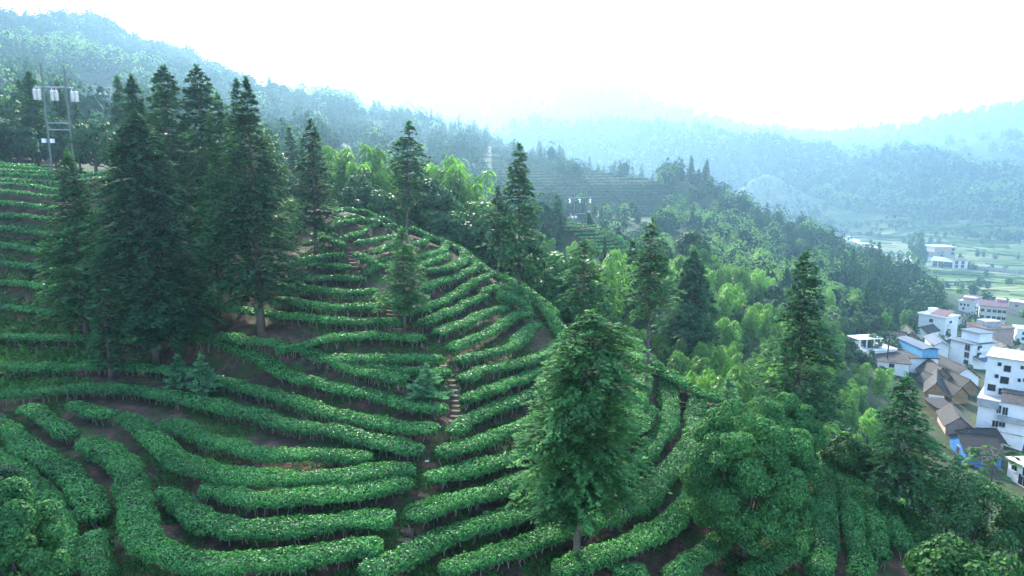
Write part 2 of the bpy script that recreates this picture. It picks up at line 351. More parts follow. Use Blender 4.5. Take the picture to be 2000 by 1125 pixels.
def leaves(C, U, N, L, W):
    """rhombic leaves: centre, long direction, facing, half length, half width"""
    U = unit(U); V = unit(np.cross(N, U)); L = np.reshape(L, (-1, 1)) * np.ones((len(C), 1)); W = np.reshape(W, (-1, 1)) * np.ones((len(C), 1))
    P = np.stack([C - U*L, C + V*W - U*L*.15, C + U*L, C - V*W - U*L*.15], 1).reshape(-1, 3)
    return P, np.arange(len(P)).reshape(-1, 4)
def rdir(rng, n): return unit(rng.normal(size=(n, 3)))

# ------------------------------------------------------------------ materials
def new_mat(name):
    m = bpy.data.materials.new(name); m.use_nodes = True; nt = m.node_tree
    return m, nt, nt.nodes["Principled BSDF"], nt.nodes["Material Output"]
def nd(nt, t, **kw):
    n = nt.nodes.new(t)
    for k, v in kw.items(): setattr(n, k, v)
    return n
def mixc(nt, fac, a, b, mode='MIX'):
    n = nd(nt, "ShaderNodeMix", data_type='RGBA', blend_type=mode)
    for i, v in ((0, fac), (6, a), (7, b)):
        if isinstance(v, (int, float)): n.inputs[i].default_value = v
        elif isinstance(v, tuple): n.inputs[i].default_value = (*v, 1) if len(v) == 3 else v
        else: nt.links.new(v, n.inputs[i])
    return n.outputs[2]
def noise(nt, scale, detail=3, coord=None, rough=.55, dist=0.0):
    n = nd(nt, "ShaderNodeTexNoise"); n.inputs["Scale"].default_value = scale; n.inputs["Detail"].default_value = detail
    n.inputs["Roughness"].default_value = rough; n.inputs["Distortion"].default_value = dist
    if coord is not None: nt.links.new(coord, n.inputs["Vector"])
    return n.outputs["Fac"]
def ramp(nt, v, stops):
    n = nd(nt, "ShaderNodeValToRGB"); e = n.color_ramp.elements
    while len(e) < len(stops): e.new(0.5)
    for k, (p, c) in enumerate(stops): e[k].position = p; e[k].color = (*c, 1) if len(c) == 3 else c
    nt.links.new(v, n.inputs[0]); return n.outputs["Color"]
def geo_pos(nt): return nd(nt, "ShaderNodeNewGeometry").outputs["Position"]
def leaf_mat(name, a, b, trans=.3, rough=.5, spec=.35, clump=.6, young=None, ob=.35):
    m, nt, p, out = new_mat(name)
    r = nd(nt, "ShaderNodeAttribute", attribute_name="rnd").outputs["Fac"]
    c = mixc(nt, r, a, b)
    if young is not None:
        c = mixc(nt, ramp(nt, r, [(.80, (0,0,0)), (.97, (1,1,1))]), c, young)
    pos = geo_pos(nt)
    nz = ramp(nt, noise(nt, clump, 2, pos), [(.3, (.62,.68,.66)), (.7, (1.28,1.2,1.05))])
    c = mixc(nt, 1.0, c, nz, 'MULTIPLY')
    oi = nd(nt, "ShaderNodeObjectInfo").outputs["Random"]
    c = mixc(nt, 1.0, c, ramp(nt, oi, [(0, (1-ob, 1-ob*.9, 1-ob*.6)), (1, (1+ob, 1+ob*.8, 1+ob*.3))]), 'MULTIPLY')
    nt.links.new(c, p.inputs["Base Color"]); p.inputs["Roughness"].default_value = rough
    p.inputs["Specular IOR Level"].default_value = spec
    t = nd(nt, "ShaderNodeBsdfTranslucent")
    tc = mixc(nt, 1.0, c, (1.25, 1.45, .6), 'MULTIPLY'); nt.links.new(tc, t.inputs["Color"])
    mx = nd(nt, "ShaderNodeMixShader"); mx.inputs[0].default_value = trans
    nt.links.new(p.outputs[0], mx.inputs[1]); nt.links.new(t.outputs[0], mx.inputs[2]); nt.links.new(mx.outputs[0], out.inputs["Surface"])
    return m
def plain(name, col, rough=.7, var=.25, scale=3.0, spec=.3, metal=0.0, col2=None, bump=0.0):
    m, nt, p, out = new_mat(name); pos = nd(nt, "ShaderNodeTexCoord").outputs["Object"]
    nz = noise(nt, scale, 5, pos, .65)
    if col2 is None: col2 = tuple(c * (1 - var) for c in col)
    c = ramp(nt, nz, [(.32, col2), (.62, col)])
    nt.links.new(c, p.inputs["Base Color"]); p.inputs["Roughness"].default_value = rough
    p.inputs["Specular IOR Level"].default_value = spec; p.inputs["Metallic"].default_value = metal
    if bump:
        b = nd(nt, "ShaderNodeBump"); b.inputs["Strength"].default_value = bump; b.inputs["Distance"].default_value = .05
        nt.links.new(noise(nt, scale * 6, 4, pos), b.inputs["Height"]); nt.links.new(b.outputs[0], p.inputs["Normal"])
    return m

M_TEA = leaf_mat("tea_leaf", (.012,.075,.030), (.105,.350,.115), .26, .5, .18, .35, (.16,.39,.11), .1)  # leaf tones spread wide, painting gloss and self-shading into the colour
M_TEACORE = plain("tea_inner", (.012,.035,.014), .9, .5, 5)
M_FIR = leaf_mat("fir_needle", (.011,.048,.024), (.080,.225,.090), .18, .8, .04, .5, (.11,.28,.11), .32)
M_FIRM = leaf_mat("light_fir_needle", (.026,.098,.038), (.105,.29,.095), .28, .75, .06, .5, (.14,.32,.09), .1)
M_FIRY = leaf_mat("young_fir_needle", (.08,.25,.14), (.16,.40,.21), .3, .7, .08, .6, (.14,.30,.12), .15)
M_BROAD = leaf_mat("broad_leaf", (.018,.075,.032), (.048,.145,.052), .22, .55, .2, .5, (.09,.20,.05), .3)
M_DOME = leaf_mat("dome_leaf", (.018,.085,.032), (.078,.235,.080), .26, .65, .08, .6, (.11,.29,.09), .05)
M_BROADL = leaf_mat("bright_leaf", (.018,.075,.022), (.045,.145,.038), .24, .65, .1, .5, (.085,.21,.045), .2)
M_BAM = leaf_mat("bamboo_leaf", (.075,.20,.05), (.16,.33,.08), .42, .5, .25, .25, (.28,.46,.10), .45)
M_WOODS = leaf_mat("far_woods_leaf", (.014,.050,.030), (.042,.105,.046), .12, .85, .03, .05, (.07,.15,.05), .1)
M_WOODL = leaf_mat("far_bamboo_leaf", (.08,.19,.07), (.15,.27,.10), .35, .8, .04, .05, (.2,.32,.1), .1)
M_FERN = leaf_mat("fern_leaf", (.035,.12,.03), (.07,.20,.045), .35, .5, .3, .8, (.12,.28,.05), .1)
M_BARK = plain("bark", (.16,.13,.11), .9, .5, 6, .2, bump=.6)
M_CULM = plain("bamboo_culm", (.12,.18,.06), .6, .3, 2)
M_TWIG = plain("tea_wood", (.32,.29,.23), .9, .4, 8)
M_STONE = plain("step_stone", (.17,.125,.085), .9, .45, 4, .2, bump=.5)
M_CONC = plain("pole_concrete", (.17,.175,.175), .85, .25, 2, .3)
M_STEEL = plain("galvanised_steel", (.34,.36,.37), .5, .2, 3, .5, .6)
M_INS = plain("white_insulator", (.85,.86,.86), .25, .05, 2, .6)

def land_mat():
    m, nt, p, out = new_mat("land_surface"); pos = geo_pos(nt)
    cov = nd(nt, "ShaderNodeAttribute", attribute_name="cover"); sep = nd(nt, "ShaderNodeSeparateColor"); nt.links.new(cov.outputs["Color"], sep.inputs[0])
    soil = ramp(nt, noise(nt, .9, 6, pos, .7), [(.34, (.036,.026,.019)), (.52, (.078,.053,.038)), (.66, (.19,.105,.066))])
    soil = mixc(nt, ramp(nt, noise(nt, 9, 3, pos), [(.45, (0,0,0)), (.7, (.6,.6,.6))]), soil, (.045,.034,.026))
    soil = mixc(nt, ramp(nt, noise(nt, .55, 5, pos, .7, .6), [(.50, (0,0,0)), (.60, (1,1,1))]), soil,
                mixc(nt, noise(nt, 6, 4, pos), (.018,.050,.014), (.06,.125,.030)))
    forest = ramp(nt, noise(nt, .25, 5, pos, .7), [(.3, (.018,.035,.016)), (.7, (.045,.080,.030))])
    # terraced plots of the valley: plots by distance cells, crop rows follow the height
    vo = nd(nt, "ShaderNodeTexVoronoi"); vo.inputs["Scale"].default_value = .013
    mp = nd(nt, "ShaderNodeMapping"); mp.inputs["Scale"].default_value = (1, 2.4, 1); nt.links.new(pos, mp.inputs[0]); nt.links.new(mp.outputs[0], vo.inputs["Vector"])
    sv = nd(nt, "ShaderNodeSeparateColor"); nt.links.new(vo.outputs["Color"], sv.inputs[0])
    plots = ramp(nt, sv.outputs[0], [(.0, (.03,.07,.025)), (.3, (.11,.18,.045)), (.45, (.05,.09,.035)), (.62, (.20,.24,.08)), (.8, (.30,.26,.17)), (.95, (.08,.14,.05))])
    wv = nd(nt, "ShaderNodeTexWave"); wv.wave_type = 'BANDS'; wv.bands_direction = 'Y'
    wv.inputs["Scale"].default_value = .022; wv.inputs["Distortion"].default_value = 5; wv.inputs["Detail"].default_value = 3; wv.inputs["Detail Scale"].default_value = .4
    nt.links.new(pos, wv.inputs["Vector"])
    plots = mixc(nt, ramp(nt, wv.outputs["Fac"], [(.35, (.75,.75,.75)), (.6, (0,0,0))]), plots, (.045,.085,.035))
    plots = mixc(nt, ramp(nt, noise(nt, .8, 5, pos, .7), [(.4, (0,0,0)), (.75, (.7,.7,.7))]), plots, (.07,.12,.05))
    dry = ramp(nt, noise(nt, .12, 6, pos, .7), [(.3, (.05,.10,.035)), (.5, (.13,.15,.07)), (.72, (.30,.26,.16))])
    c = mixc(nt, sep.outputs[0], forest, soil); c = mixc(nt, sep.outputs[1], c, plots); c = mixc(nt, sep.outputs[2], c, dry)
    nt.links.new(c, p.inputs["Base Color"]); p.inputs["Roughness"].default_value = .95; p.inputs["Specular IOR Level"].default_value = .15
    b = nd(nt, "ShaderNodeBump"); b.inputs["Strength"].default_value = .9; b.inputs["Distance"].default_value = .12
    nt.links.new(noise(nt, 3.5, 6, pos, .7), b.inputs["Height"]); nt.links.new(b.outputs[0], p.inputs["Normal"])
    return m
M_LAND = land_mat()

# ------------------------------------------------------------------ the land: one sheet to the horizon
def smooth01(x): x = np.clip(x, 0, 1); return x*x*(3-2*x)
PXs, _ = project(np.stack([XX, YY, np.full_like(XX, CAMZ - 10)], -1))
allrow = np.concatenate([P for _, P, _ in ROW3])
rl = np.stack([np.arctan2(allrow[:, 0], allrow[:, 1]), np.log(np.hypot(allrow[:, 0], allrow[:, 1]))], 1)
near = np.zeros_like(XX)
jmax = int(np.searchsorted(LR, math.log(125)))
for i in range(NA):
    d = np.sqrt((AZ[i] - rl[:, 0])[None]**2 + (LR[:jmax, None] - rl[:, 1][None])**2).min(1)
    near[i, :jmax] = 1 - smooth01((d - .10) / .08)
near[:, :int(np.searchsorted(LR, math.log(34)))] = 1
near = np.maximum(near, .42 * smooth01((aa - aztan(1780, 700)[0]) / .04) * smooth01((OD - 125) / 15) * smooth01((275 - OD) / 20))      # bare yards of the village
patch2 = ((aa > aztan(1118, 450)[0]) & (aa < aztan(1232, 450)[0]) & (DD > 158) & (DD < 176)).astype(float)
vmask = smooth01((aa - math.radians(17)) / .05) * smooth01((OD - 312) / 25) * smooth01((830 - OD) / 40)
TX, TY = DMAP(750) * math.sin(.345), DMAP(750) * math.cos(.345)     # dry grassy hill
dry = np.exp(-(((XX - TX) / 190)**2 + ((YY - TY) / 140)**2))
V = np.stack([XX, YY, G + CAMZ], -1).reshape(-1, 3)
ii, jj = np.meshgrid(np.arange(NA - 1), np.arange(NR - 1), indexing='ij'); q = (ii * NR + jj).ravel()
F = np.stack([q, q + NR, q + NR + 1, q + 1], 1)
me = mesh_np("terrain", V, F, M_LAND, smooth=True)
ca = me.attributes.new("cover", 'FLOAT_COLOR', 'POINT')
ca.data.foreach_set("color", np.stack([np.clip(near + patch2, 0, 1).ravel(), vmask.ravel(), np.clip(dry, 0, 1).ravel(), np.ones(NA*NR)], 1).astype(np.float32).ravel())
kind(link("terrain", me), "structure")

# ------------------------------------------------------------------ tea hedges
ORD = ["first","second","third","fourth","fifth","sixth","seventh","eighth","ninth","tenth","eleventh","twelfth","thirteenth","fourteenth","fifteenth","sixteenth","seventeenth","eighteenth","nineteenth","twentieth"]
def ordn(k): return ORD[k] if k < 20 else "twenty-" + ORD[k - 20] if k < 29 else "thirtieth" if k == 29 else "thirty-" + ORD[k - 30] if k < 39 else "fortieth" if k == 39 else "forty-" + ORD[k - 40]
def hedge_arrays(P, w, rng, lsize, cover, top=1.0, low=.40):
    """P: centre line on the ground (n,3) evenly spaced; leaf cloud over a rounded, slightly lumpy canopy"""
    seg = np.linalg.norm(np.diff(P, axis=0), axis=1); L = seg.sum(); sc = np.r_[0, np.cumsum(seg)]
    T = unit(np.gradient(P, axis=0)); Sd = unit(np.stack([T[:, 1], -T[:, 0], np.zeros(len(T))], 1))
    area = L * (2.0 * w + 2 * (top - low) * .8); n = int(area * cover / (lsize * lsize * .27)) + 12
    s = rng.uniform(0, L, n); i = np.clip(np.searchsorted(sc, s) - 1, 0, len(P) - 2); f = ((s - sc[i]) / np.maximum(seg[i], 1e-6))[:, None]
    C = P[i] * (1 - f) + P[i+1] * f; Si = unit(Sd[i] * (1 - f) + Sd[i+1] * f); Ti = unit(T[i])
    a = rng.uniform(-1.75, 1.75, n); lump = 1 + .40 * (vnoise(s * .9 + P[0, 0] * 7, a * 1.0 + 9, 5) - .5) + .34 * (vnoise(s * 2.6, a * 2.0 + P[0, 1], 8) - .5)
    e = np.minimum(s, L - s); cap = np.sqrt(np.clip(1 - np.clip(1 - e / .7, 0, 1)**2, .05, 1))
    ca, sa = np.cos(a), np.sin(a)
    sq = (np.abs(ca)**3.2 + np.abs(sa)**3.2)**(-1/3.2); wv_ = 1 + .45 * (vnoise(s * .42 + P[0, 1] * 3, np.sign(a) * 3 + 5, 15) - .5)
    hx = w * wv_ * sq * sa * lump * cap; mid = (top + low) / 2
    hz = mid + (top - mid) * sq * ca * lump * (.55 + .45 * cap) * np.where(ca < 0, 1.0, 1.0)
    pos = C + Si * hx[:, None]; pos[:, 2] += hz
    N = Si * sa[:, None] + np.array([0, 0, 1.0]) * ca[:, None]
    pos += N * (.05 - rng.exponential(.075, n) + .05 * (rng.random(n) < .06))[:, None] + rng.normal(0, .03, (n, 3))
    U = unit(np.cross(N, rdir(rng, n))) + N * rng.uniform(-.1, .7, n)[:, None]
    NN = unit(N + rdir(rng, n) * 1.05)
    sz = lsize * rng.uniform(.7, 1.25, n)
    Vv, Ff = leaves(pos, U, NN, sz * .52, sz * .25)
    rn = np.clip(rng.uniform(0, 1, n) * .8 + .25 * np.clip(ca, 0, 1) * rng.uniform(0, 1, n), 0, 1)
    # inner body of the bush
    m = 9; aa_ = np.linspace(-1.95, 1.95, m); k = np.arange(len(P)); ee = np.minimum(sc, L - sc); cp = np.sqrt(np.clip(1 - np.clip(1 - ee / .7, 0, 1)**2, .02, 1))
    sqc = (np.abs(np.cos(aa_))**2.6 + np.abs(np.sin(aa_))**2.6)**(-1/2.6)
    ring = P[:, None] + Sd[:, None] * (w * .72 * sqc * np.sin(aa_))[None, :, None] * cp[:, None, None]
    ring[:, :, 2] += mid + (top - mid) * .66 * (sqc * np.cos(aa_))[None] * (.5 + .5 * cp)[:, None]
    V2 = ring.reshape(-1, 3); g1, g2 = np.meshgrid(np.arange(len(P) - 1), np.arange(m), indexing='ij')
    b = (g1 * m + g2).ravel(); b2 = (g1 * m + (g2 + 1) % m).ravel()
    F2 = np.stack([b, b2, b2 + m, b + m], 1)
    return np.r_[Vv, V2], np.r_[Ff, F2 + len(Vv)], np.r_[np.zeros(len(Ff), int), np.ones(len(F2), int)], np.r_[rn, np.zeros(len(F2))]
def stems_mesh(P, w, rng, step):
    b = MB(); seg = np.r_[0, np.cumsum(np.linalg.norm(np.diff(P, axis=0), axis=1))]
    T = unit(np.gradient(P, axis=0))
    for s in np.arange(.3, seg[-1] - .2, step):
        s += rng.uniform(-.15, .15); q = np.array([np.interp(s, seg, P[:, k]) for k in range(3)]); i = min(len(P) - 1, int(np.searchsorted(seg, s)))
        sd = np.array([T[i, 1], -T[i, 0], 0])
        for k in range(2 if rng.random() < .6 else 1):
            o = sd * rng.uniform(-.3, .3) * w + T[i] * rng.uniform(-.12, .12); e = o + sd * rng.uniform(-.45, .45) * w + T[i] * rng.uniform(-.2, .2)
            g = q + o; g[2] = land_z(g[0], g[1]) - .05
            t = q + e; t[2] = q[2] + .5
            r = rng.uniform(.014, .026); b.tube([g, (g + t) / 2 + rng.normal(0, .03, 3), t], [r * 1.3, r, r * .7], 4, cap=False)
    return b.mesh("woody_base", M_TWIG)
def ground_line(P, step=.33):
    P = np.asarray(P, float)[:, :2]; L = np.linalg.norm(np.diff(P, axis=0), axis=1).sum(); n = max(5, int(L / step))
    d = np.r_[0, np.cumsum(np.linalg.norm(np.diff(P, axis=0), axis=1))]; t = np.linspace(0, d[-1], n)
    Q = np.stack([np.interp(t, d, P[:, k]) for k in (0, 1)], 1)
    for _ in range(6 if n > 8 else 2): Q[1:-1] = (Q[:-2] + 2 * Q[1:-1] + Q[2:]) / 4
    z = land_z(Q[:, 0], Q[:, 1])
    for _ in range(3): z[1:-1] = (z[:-2] + 2 * z[1:-1] + z[2:]) / 4
    return np.c_[Q, z]
SWIRL = ["outermost short tea hedge beside the leafy tree in the bottom left corner", "tea hedge sloping from the left edge down towards the detached block of tea",
 "detached short block of tea bushes between the corner tree and the long S-shaped hedge", "short bright tea hedge leading downhill to the head of the long S-shaped hedge",
 "long S-shaped tea hedge sweeping round the hollow to the foot of the stone steps", "short stub of bright tea hedge above the head of the double-bent hedge",
 "double-bent tea hedge ending at the steps directly above the hedge with a rounded tip", "tapering tea hedge that stops short of the steps under the long upper row",
 "inner tea hedge of the hollow with a rounded left tip and no bend", "hook-ended tea hedge just inside the long S-shaped hedge"]
RIDGE = ["tea hedge running along the lit crest of the spur down to the tall firs", "short tea hedge on the skyline under the leaning fir with a bare trunk", "small lit tea bush strip just below the crest of the spur",
 "lit tea hedge dropping over the crest behind the large foreground fir", "skyline tea hedge descending the edge beyond the red-rimmed basin", "short lit tea hedge on the upper crest, higher of the two by the dark wood", "short lit tea hedge on the upper crest, lower of the two by the dark wood"]
order = {}
for key in ('left', 'right', 'top', 'flank', 'crest'):
    idx = [k for k, r in enumerate(ROW3) if r[0] == key]
    if key == 'right': idx.sort(key=lambda k: ROW3[k][1][0, 2])
    for o_, k in enumerate(idx): order[k] = o_
LAB = {'left': "tea hedge left of the steps, {} row uphill from the hollow", 'right': "tea hedge right of the steps, {} one uphill from the photo's bottom edge",
       'top': "short tea hedge right of the uppermost steps, {} counted up towards the crest", 'flank': "tea hedge running away downhill past the big round tree, {} from that tree",
       'crest': "tea hedge on the far left slope below the power pole, {} counted uphill"}
sw = ri = 0
for k, (key, P, w) in enumerate(ROW3):
    rng = np.random.default_rng(100 + k)
    Q = ground_line(P); Dm = float(np.hypot(Q[:, 0], Q[:, 1]).mean()); w = w * float(np.interp(Dm, [32, 50, 75], [1.04, .97, .88]))
    top = float(np.interp(Dm, [30, 80], [1.0, .88]))
    ls = max(.135, .0036 * Dm)
    V, F, mi, rn = hedge_arrays(Q, w, rng, ls, 2.3, top)
    if key == 'swirl': lab = SWIRL[sw]; sw += 1
    elif key == 'ridge': lab = RIDGE[ri]; ri += 1
    else: lab = LAB[key].format(ordn(order[k]))
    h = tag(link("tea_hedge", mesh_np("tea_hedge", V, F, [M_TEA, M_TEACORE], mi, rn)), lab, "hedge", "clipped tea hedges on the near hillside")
    if Dm < 66: kind(link("woody_base", stems_mesh(Q, w, rng, .5 if Dm < 50 else .8), h), "stuff")

# tea rows on the small sunny knoll beyond the firs
rngk = np.random.default_rng(5)
kn = [[(1098,441),(1120,443),(1142,446)], [(1098,448),(1125,450),(1150,452),(1160,447)], [(1100,456),(1130,457),(1160,458),(1172,450)], [(1120,464),(1150,464),(1175,464),(1181,453)],
      [(1130,471),(1160,471),(1186,470),(1190,457)], [(1140,478),(1170,478),(1196,476),(1198,461)], [(1150,485),(1180,484),(1206,482),(1206,466)], [(1150,491),(1185,490),(1216,487),(1212,471)], [(1155,498),(1190,497),(1226,492),(1222,477)]]
for k, pts in enumerate(kn):
    c = catmull(pts, 14); Q = ground_line([at(x, y, 145, 185)[:2] for x, y in c], 1.0)
    V, F, mi, rn = hedge_arrays(Q, .62, rngk, .42, 1.6, 1.0)
    tag(link("tea_hedge", mesh_np("tea_hedge", V, F, [M_TEA, M_TEACORE], mi, rn)), "small sunlit tea row on the knoll beyond the firs, %s from its top" % ordn(k), "hedge", "tea rows on the sunny knoll")

# tea rows that follow the contours of the hazy terraced slopes
def contour_rows(px0, px1, d0, d1, z0, z1, dz, label, seed, w=.9, gaps=.25):
    rng = np.random.default_rng(seed); a0, a1 = aztan(px0, 330)[0], aztan(px1, 330)[0]; d0, d1 = float(DMAP(d0)), float(DMAP(d1)); kk = float(DMAP(400)) / 740; z0, z1, dz = z0 * kk, z1 * kk, dz * kk
    cols = np.nonzero((AZ >= a0) & (AZ <= a1))[0]; j0, j1 = np.searchsorted(LR, math.log(d0)), np.searchsorted(LR, math.log(d1)); n = 0
    for z in np.arange(z1, z0, -dz):
        run = []
        def flush():
            nonlocal n, run
            if len(run) >= 6:
                Q = ground_line(run, 4.0); V, F, mi, rn = hedge_arrays(Q, w * 1.5, rng, 1.7, 1.4, 2.0, .1)
                tag(link("tea_hedge", mesh_np("tea_hedge", V, F, [M_WOODS, M_TEACORE], mi, rn)), label.format(ordn(n)), "hedge", label.split(',')[0]); n += 1
            run = []
        for i in cols:
            g = G[i, j0:j1] - z; c = np.nonzero((g[:-1] < 0) & (g[1:] >= 0))[0]
            if len(c) == 0 or (run and np.hypot(*(np.array(run[-1]) - np.array([DD[i, j0 + c[0]] * math.sin(AZ[i]), DD[i, j0 + c[0]] * math.cos(AZ[i])]))) > 22): flush()
            if len(c):
                j = j0 + c[0]; d = DD[i, j] + (DD[i, j+1] - DD[i, j]) * (-g[c[0]] / (g[c[0]+1] - g[c[0]])); run.append((d * math.sin(AZ[i]), d * math.cos(AZ[i])))
                if rng.random() < gaps * .06: flush()
        flush()
        if n > 75: break
contour_rows(960, 1295, 268, 400, -27, 30, 1.75, "thin tea row of the blue terraced ridge, {} from the top", 3)
contour_rows(150, 235, 240, 345, 16, 105, 3.7, "thin tea row of the steep hazy left terrace, {} from the top", 4)
contour_rows(760, 960, 262, 405, -12, 50, 4.4, "thin tea row amid the blue ridge woods, {} from the top", 6)

# ------------------------------------------------------------------ steps of the footpath
def step(px, py, lab, grp, wd=.95, rot=0.0, D=(0, 200)):
    p = at(px, py, *D); b = MB(); r = np.random.default_rng(int(px * 7 + py))
    hw, hd, h = wd / 2 * r.uniform(.8, 1.15), .17, .13; j = lambda: r.uniform(-.04, .04)
    pts = [(-hw+j(), -hd+j(), h), (0, -hd-.02+j(), h+j()*.3), (hw+j(), -hd+j(), h), (hw+.02, 0, h), (hw+j(), hd+j(), h), (-hw+j(), hd+j(), h), (-hw-.02, j(), h)]
    b.prism([(x, y, -.3) for x, y, z in pts], (0, 0, .3 + h))
    tag(link("stone_step", b.mesh("stone_step", M_STONE), None, p, rot + r.uniform(-.08, .08)), lab, "step", grp)
for k, (x, y) in enumerate([(866,718),(872,727),(877,736),(882,746),(886,756),(888,766),(889,776),(890,786),(890,796),(890,806),(890,816),(889,826),(888,836)]):
    step(x, y, "earthy stone step of the long flight beside the pale young fir, %s from its top" % ordn(k), "steps of the footpath", .62, -.1, (30, 60))
for k, (x, y) in enumerate([(684,487),(685,495),(686,502),(687,509),(690,516),(693,524),(695,533),(699,541)]):
    step(x, y, "narrow stone step of the uppermost flight near the crest, %s from its top" % ordn(k), "steps of the footpath", .75, -.2, (50, 80))
for k, (x, y) in enumerate([(765,610),(766,617),(768,624),(778,645)]):
    step(x, y, "stone step beside the trunk of the small fir, %s from the top" % ordn(k), "steps of the footpath", .75, -.2, (40, 70))
for k, (x, y) in enumerate([(828,972),(822,985),(796,1040),(790,1058)]):
    step(x, y, "worn stone step low on the path between the hollow's hedges, %s from the top" % ordn(k), "steps of the footpath", .6, -.2, (25, 50))
b = MB(); b.prism([(-.12,-.06,.02), (.12,-.08,.02), (.13,.06,.03), (-.1,.07,.03)], (0, 0, .05))
tag(link("litter", b.mesh("litter", plain("white_litter", (.85,.86,.86), .6, .05)), None, at(834, 903, 25, 60), .3), "scrap of white litter lying on the bare earth of the path", "litter")
# red-rimmed basin at the end of the tea alley
bz = MB(); c0 = at(1330, 798, 40, 62); nseg = 22; prof = [(.0,.03),(.42,.03),(.50,.30),(.56,.33),(.57,.30),(.52,.27),(.44,0),(0,0)]
for i, (r_, z_) in enumerate(prof):
    for k in range(nseg): bz.v.append((r_ * math.cos(6.2832*k/nseg), r_ * math.sin(6.2832*k/nseg), z_))
for i in range(len(prof) - 1):
    for k in range(nseg): k2 = (k+1) % nseg; bz.f.append((i*nseg+k, i*nseg+k2, (i+1)*nseg+k2, (i+1)*nseg+k)); bz.m.append(1 if 2 <= i <= 3 else 0)
bs = tag(link("basin", bz.mesh("basin", [plain("basin_inside", (.10,.03,.03), .5, .3), plain("basin_rim", (.62,.13,.12), .45, .1)]), None, c0 + [0, 0, .02]), "round red-rimmed basin standing on bare soil between two tea hedges", "basin")

# ------------------------------------------------------------------ ferns, grass and weeds between the rows
rng = np.random.default_rng(11); n = 120000
a = rng.uniform(math.radians(-41), math.radians(36), n); d = np.exp(rng.uniform(math.log(26), math.log(92), n))
gx, gy = d * np.sin(a), d * np.cos(a)
cellrow = {}
keep = np.ones(n, bool)
pr = allrow[:, :2]; dens = []
for key, P, w in ROW3:
    Q = ground_line(P, .5)[:, :2]; dens.append(Q)
dens = np.concatenate(dens); hsh = set(map(tuple, np.unique(np.floor(dens / .55).astype(int), axis=0)))
near_h = np.array([(int(math.floor(x / .55)), int(math.floor(y / .55))) in hsh for x, y in zip(gx, gy)])
ppx, ppy = project(np.stack([gx, gy, land_z(gx, gy)], 1))
leftbank = np.clip((330 - ppx) / 250, 0, 1) * np.clip((ppy - 380) / 60, 0, 1) * (ppy < 775)
msk = fbm(gx / 4.5, gy / 4.5, 21, 4)
stepb = np.exp(-((ppx - np.interp(ppy, [480,540,620,700,830,1000,1125], [690,700,775,860,905,830,760])) / 45)**2)
keep = (~near_h) & (msk + .36 * leftbank + .16 * stepb * (ppy > 600) > .07 + .1 * rng.random(n)) & (ppy > 330)
gx, gy, d, lb = gx[keep], gy[keep], d[keep], leftbank[keep]; N0 = len(gx)
K = 5; base = np.repeat(np.stack([gx, gy, land_z(gx, gy)], 1), K, 0); m = len(base); sz = np.repeat((.09 + .10 * lb * rng.random(N0)) * np.maximum(1, d / 42), K) * rng.uniform(.6, 1.5, m)
U = unit(rng.normal(size=(m, 3)) * [1, 1, .4] + [0, 0, .55]); base = base + rng.normal(0, .06, (m, 3)) * [1, 1, .2] + U * sz[:, None] * .8 + [0, 0, .03]
V, F = leaves(base, U, unit(rdir(rng, m) + [0, 0, 1.2]), sz, sz * .26)
kind(link("undergrowth", mesh_np("undergrowth", V, F, M_FERN, None, rng.uniform(0, .9, m))), "stuff")

